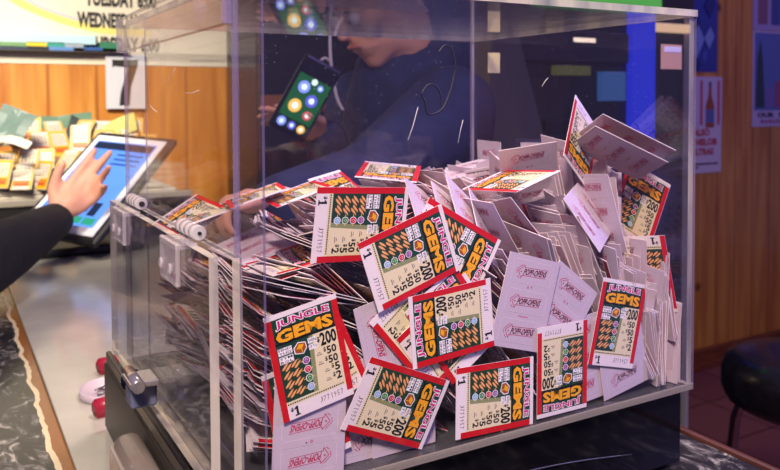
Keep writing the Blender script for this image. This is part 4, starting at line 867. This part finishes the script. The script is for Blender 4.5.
hand_nodes(N, ch, 'lh', (.252, .598, .084), (-.95, -.05, .12), (.1, -.9, .1), -1, (1.0, 1.05, 1.1, 1.15), .8); hand_nodes(N, ch, 'rh', (.455, .868, .158), (-.75, -.12, .35), (-.1, -.7, .4), -1, (.12, .12, .15, .2), .9)
M_SK2 = M_SKIN
pn = skin_mesh('person', N, ch, M_SK2, None, .0065, 2); tag(pn, 'seated person in a navy hooded sweater holding a phone behind the box, hand reaching left', 'person')
cl = {k: (Vector(v[0]), (v[1][0]+.016, v[1][1]+.016) if isinstance(v[1], tuple) else v[1]+.016) for k, v in N.items() if k in ('pel', 'wst', 'cst', 'shL', 'elL', 'wrL', 'shR', 'elR', 'wrR')}
cl['nkc'] = (Vector((.635, .915, .262)), .092); cl['hood'] = (Vector((.715, .945, .315)), (.095, .13, .09))
skin_mesh('hooded_sweater', cl, [['pel', 'wst', 'cst', 'nkc', 'hood'], ['cst', 'shL', 'elL', 'wrL'], ['cst', 'shR', 'elR', 'wrR']], M_NAVY, pn, .009, 2)
cl = {k: (Vector(N[k][0]), (N[k][1]+.014) if not isinstance(N[k][1], tuple) else (N[k][1][0]+.022, N[k][1][1]+.022)) for k in ('pel', 'hpL', 'knL', 'anL', 'hpR', 'knR', 'anR')}
skin_mesh('trousers', cl, [['pel', 'hpL', 'knL', 'anL'], ['pel', 'hpR', 'knR', 'anR']], M_JEAN, pn, .012, 2)
up_ = (HU - HF.normalized()*HU.dot(HF.normalized())).normalized(); fw_ = HF.normalized()
skin_mesh('hair', {'a': (HC + up_*.050 - fw_*.034, .088), 'b': (HC + up_*.082 + fw_*.022, .056), 'c': (HC - up_*.03 - fw_*.060, .058)}, [['b', 'a', 'c']], M_HAIR, pn, .006, 1)
face_bits(pn, HC, HF, HU)
st2 = empty('seat_stool', (.80, 1.0, FZ), 'bar stool under the seated person, hidden behind the ticket box', 'bar stool')
b = bmesh.new(); lathe(b, [(.002, 0), (.16, 0), (.172, .03), (.165, .07), (.002, .08)], (0, 0, .55-.03), 40); obj('seat', b, mat('vinyl_plain', srgb('141419'), .35), st2)
for k in range(4):
    a = math.radians(45 + 90*k); b = bmesh.new(); tube(b, [(.05*math.cos(a), .05*math.sin(a), .525), (.13*math.cos(a), .13*math.sin(a), .51), (.2*math.cos(a), .2*math.sin(a), .012)], .011, 10); obj('leg', b, mat('chrome_leg', srgb('b9a9b0'), .15, 1), st2)
# phone
pc = onY(305, 98, .80); pvx = (onY(321, 106, .80) - onY(290, 90, .80)).normalized(); pvy = (onY(323, 66, .79) - onY(283, 128, .82)).normalized()
PM = frame(pc, pvx, pvy); ph = empty('phone', pc, 'black phone showing a colourful gem game on its green screen', 'phone', rot=PM.to_quaternion())
b = bmesh.new(); box(b, (-.036, -.068, -.0045), (.036, .068, .0045), .004, seg=3); obj('phone_body', b, mat('phone_black', srgb('0c0c10'), .2), ph)
b = bmesh.new(); box(b, (-.033, -.064, .0040), (.033, .064, .0050), .0003); ps = obj('phone_screen', b, mat('phone_glass', srgb('0a100e'), .1), ph)
P = Print(); P.rect(-.034, -.045, .034, .040, 0, .0052); P.rect(-.034, -.064, .034, -.047, 1, .0052)
for x, y, r_, mi in ((-.014, .018, .012, 2), (.012, .000, .012, 4), (-.013, -.020, .013, 3), (.016, .028, .006, 2), (.018, -.028, .009, 5), (.0, .034, .006, 6), (-.022, -.056, .009, 2), (.0, -.056, .008, 4), (.020, -.056, .008, 3)):
    P.disc(x, y, r_, mi, .0055); P.disc(x, y, r_*.5, 6, .0057, 10)
P.v = [(x*.9, y*.9, z) for x, y, z in P.v]
finish('game_picture', P.mesh('game', [screen('game_green', srgb('14562a'), .7), screen('game_dark', srgb('0e301c'), .6), screen('game_blue', srgb('7a8ae8'), 1), screen('game_amber', srgb('e0b050'), 1), screen('game_violet', srgb('5a58c8'), .9), screen('game_red', srgb('c04a5a'), .9), screen('game_white', srgb('d0e8e0'), 1)]), ps)
b = bmesh.new(); tube(b, [onY(*q, .79) for q in spline([(336, -30), (331, 10), (330, 45), (332, 72), (337, 98), (343, 110)], 6)], .0028, 8); o = obj('white_cord', b, mat('cord_white', srgb('b9b2b4'), .5)); tag(o, 'white cable hanging beside the phone behind the box', 'cord')
b = bmesh.new(); tube(b, [onY(*q, .79) for q in spline([(331, 62), (325, 58), (320, 62), (322, 68), (330, 68)], 5)], .0022, 8); obj('cord_loop', b, mat('cord_white', srgb('b9b2b4'), .5), o)
# --- person at the left touching the tablet
N = {}; ch = []
N['pel'] = (Vector((-.62, .84, -.14)), (.15, .12)); N['wst'] = (Vector((-.62, .85, .03)), (.13, .10)); N['cst'] = (Vector((-.60, .86, .22)), (.15, .11)); N['nk'] = (Vector((-.58, .87, .41)), .056)
ch.append(['pel', 'wst', 'cst', 'nk']); HC2 = Vector((-.53, .88, .54)); HF2 = Vector((.85, .15, -.35)); head_nodes(N, ch, 'nk', HC2, HF2, Vector((.35, 0, .9)))
wr = onY(55, 221, 1.04); el = onY(-66, 292, .66)
N['shR'] = (Vector((-.56, .68, .28)), .056); N["elR"] = (el, .036); N['wrR'] = (wr, .024); ch.append(['cst', 'shR', 'elR', 'wrR'])
N['shL'] = (Vector((-.58, 1.04, .30)), .056); N['elL'] = (Vector((-.58, 1.12, .03)), .042); N['wrL'] = (Vector((-.56, 1.10, -.20)), .026); ch.append(['cst', 'shL', 'elL', 'wrL'])
for s, y in (('L', .94), ('R', .74)):
    N['hp'+s] = (Vector((-.62, y, -.20)), .09); N['kn'+s] = (Vector((-.62, y, -.60)), .062); N['an'+s] = (Vector((-.63, y, -1.0)), .042); N['ft'+s] = (Vector((-.52, y, -1.045)), .032); ch.append(['pel', 'hp'+s, 'kn'+s, 'an'+s, 'ft'+s])
tip = onY(114, 158, 1.07)
hd = (tip - wr).normalized(); hand_nodes(N, ch, 'rh', wr, hd, Vector((-.6, .3, .6)), 1, (.10, .12, .50, .75), .92, .08)
hand_nodes(N, ch, 'lh', (-.56, 1.10, -.20), (.1, 0, -1), (1, -.2, .1), -1, (.3, .3, .3, .3))
p2 = skin_mesh('person', N, ch, M_SKIN, None, .0048, 2); tag(p2, 'person in a black long sleeve reaching in from the left to the tablet', 'person')
cl = {k: (Vector(v[0]), (v[1][0]+.016, v[1][1]+.016) if isinstance(v[1], tuple) else v[1]+.016) for k, v in N.items() if k in ('pel', 'wst', 'cst', 'shL', 'elL', 'shR', 'elR')}
cl['wrL'] = (N['wrL'][0], .038); cl['wrR'] = (wr + (el-wr).normalized()*.004, .033); cl['mid'] = ((wr+el)/2, .046); cl['nkc'] = (Vector((-.585, .87, .36)), .062)
skin_mesh('sweater', cl, [['pel', 'wst', 'cst', 'nkc'], ['cst', 'shL', 'elL', 'wrL'], ['cst', 'shR', 'elR', 'mid', 'wrR']], M_BLKC, p2, .008, 2)
cl = {k: (Vector(N[k][0]), (N[k][1]+.014) if not isinstance(N[k][1], tuple) else (N[k][1][0]+.022, N[k][1][1]+.022)) for k in ('pel', 'hpL', 'knL', 'anL', 'hpR', 'knR', 'anR')}
skin_mesh('trousers', cl, [['pel', 'hpL', 'knL', 'anL'], ['pel', 'hpR', 'knR', 'anR']], M_JEAN, p2, .012, 2)
f2 = HF2.normalized(); u2 = Vector((.35, 0, .9)); u2 = (u2 - f2*u2.dot(f2)).normalized()
skin_mesh('hair', {'a': (HC2 + u2*.050 - f2*.034, .088), 'b': (HC2 + u2*.082 + f2*.022, .056), 'c': (HC2 - u2*.03 - f2*.060, .058)}, [['b', 'a', 'c']], M_HAIR, p2, .006, 1)
face_bits(p2, HC2, HF2, u2)
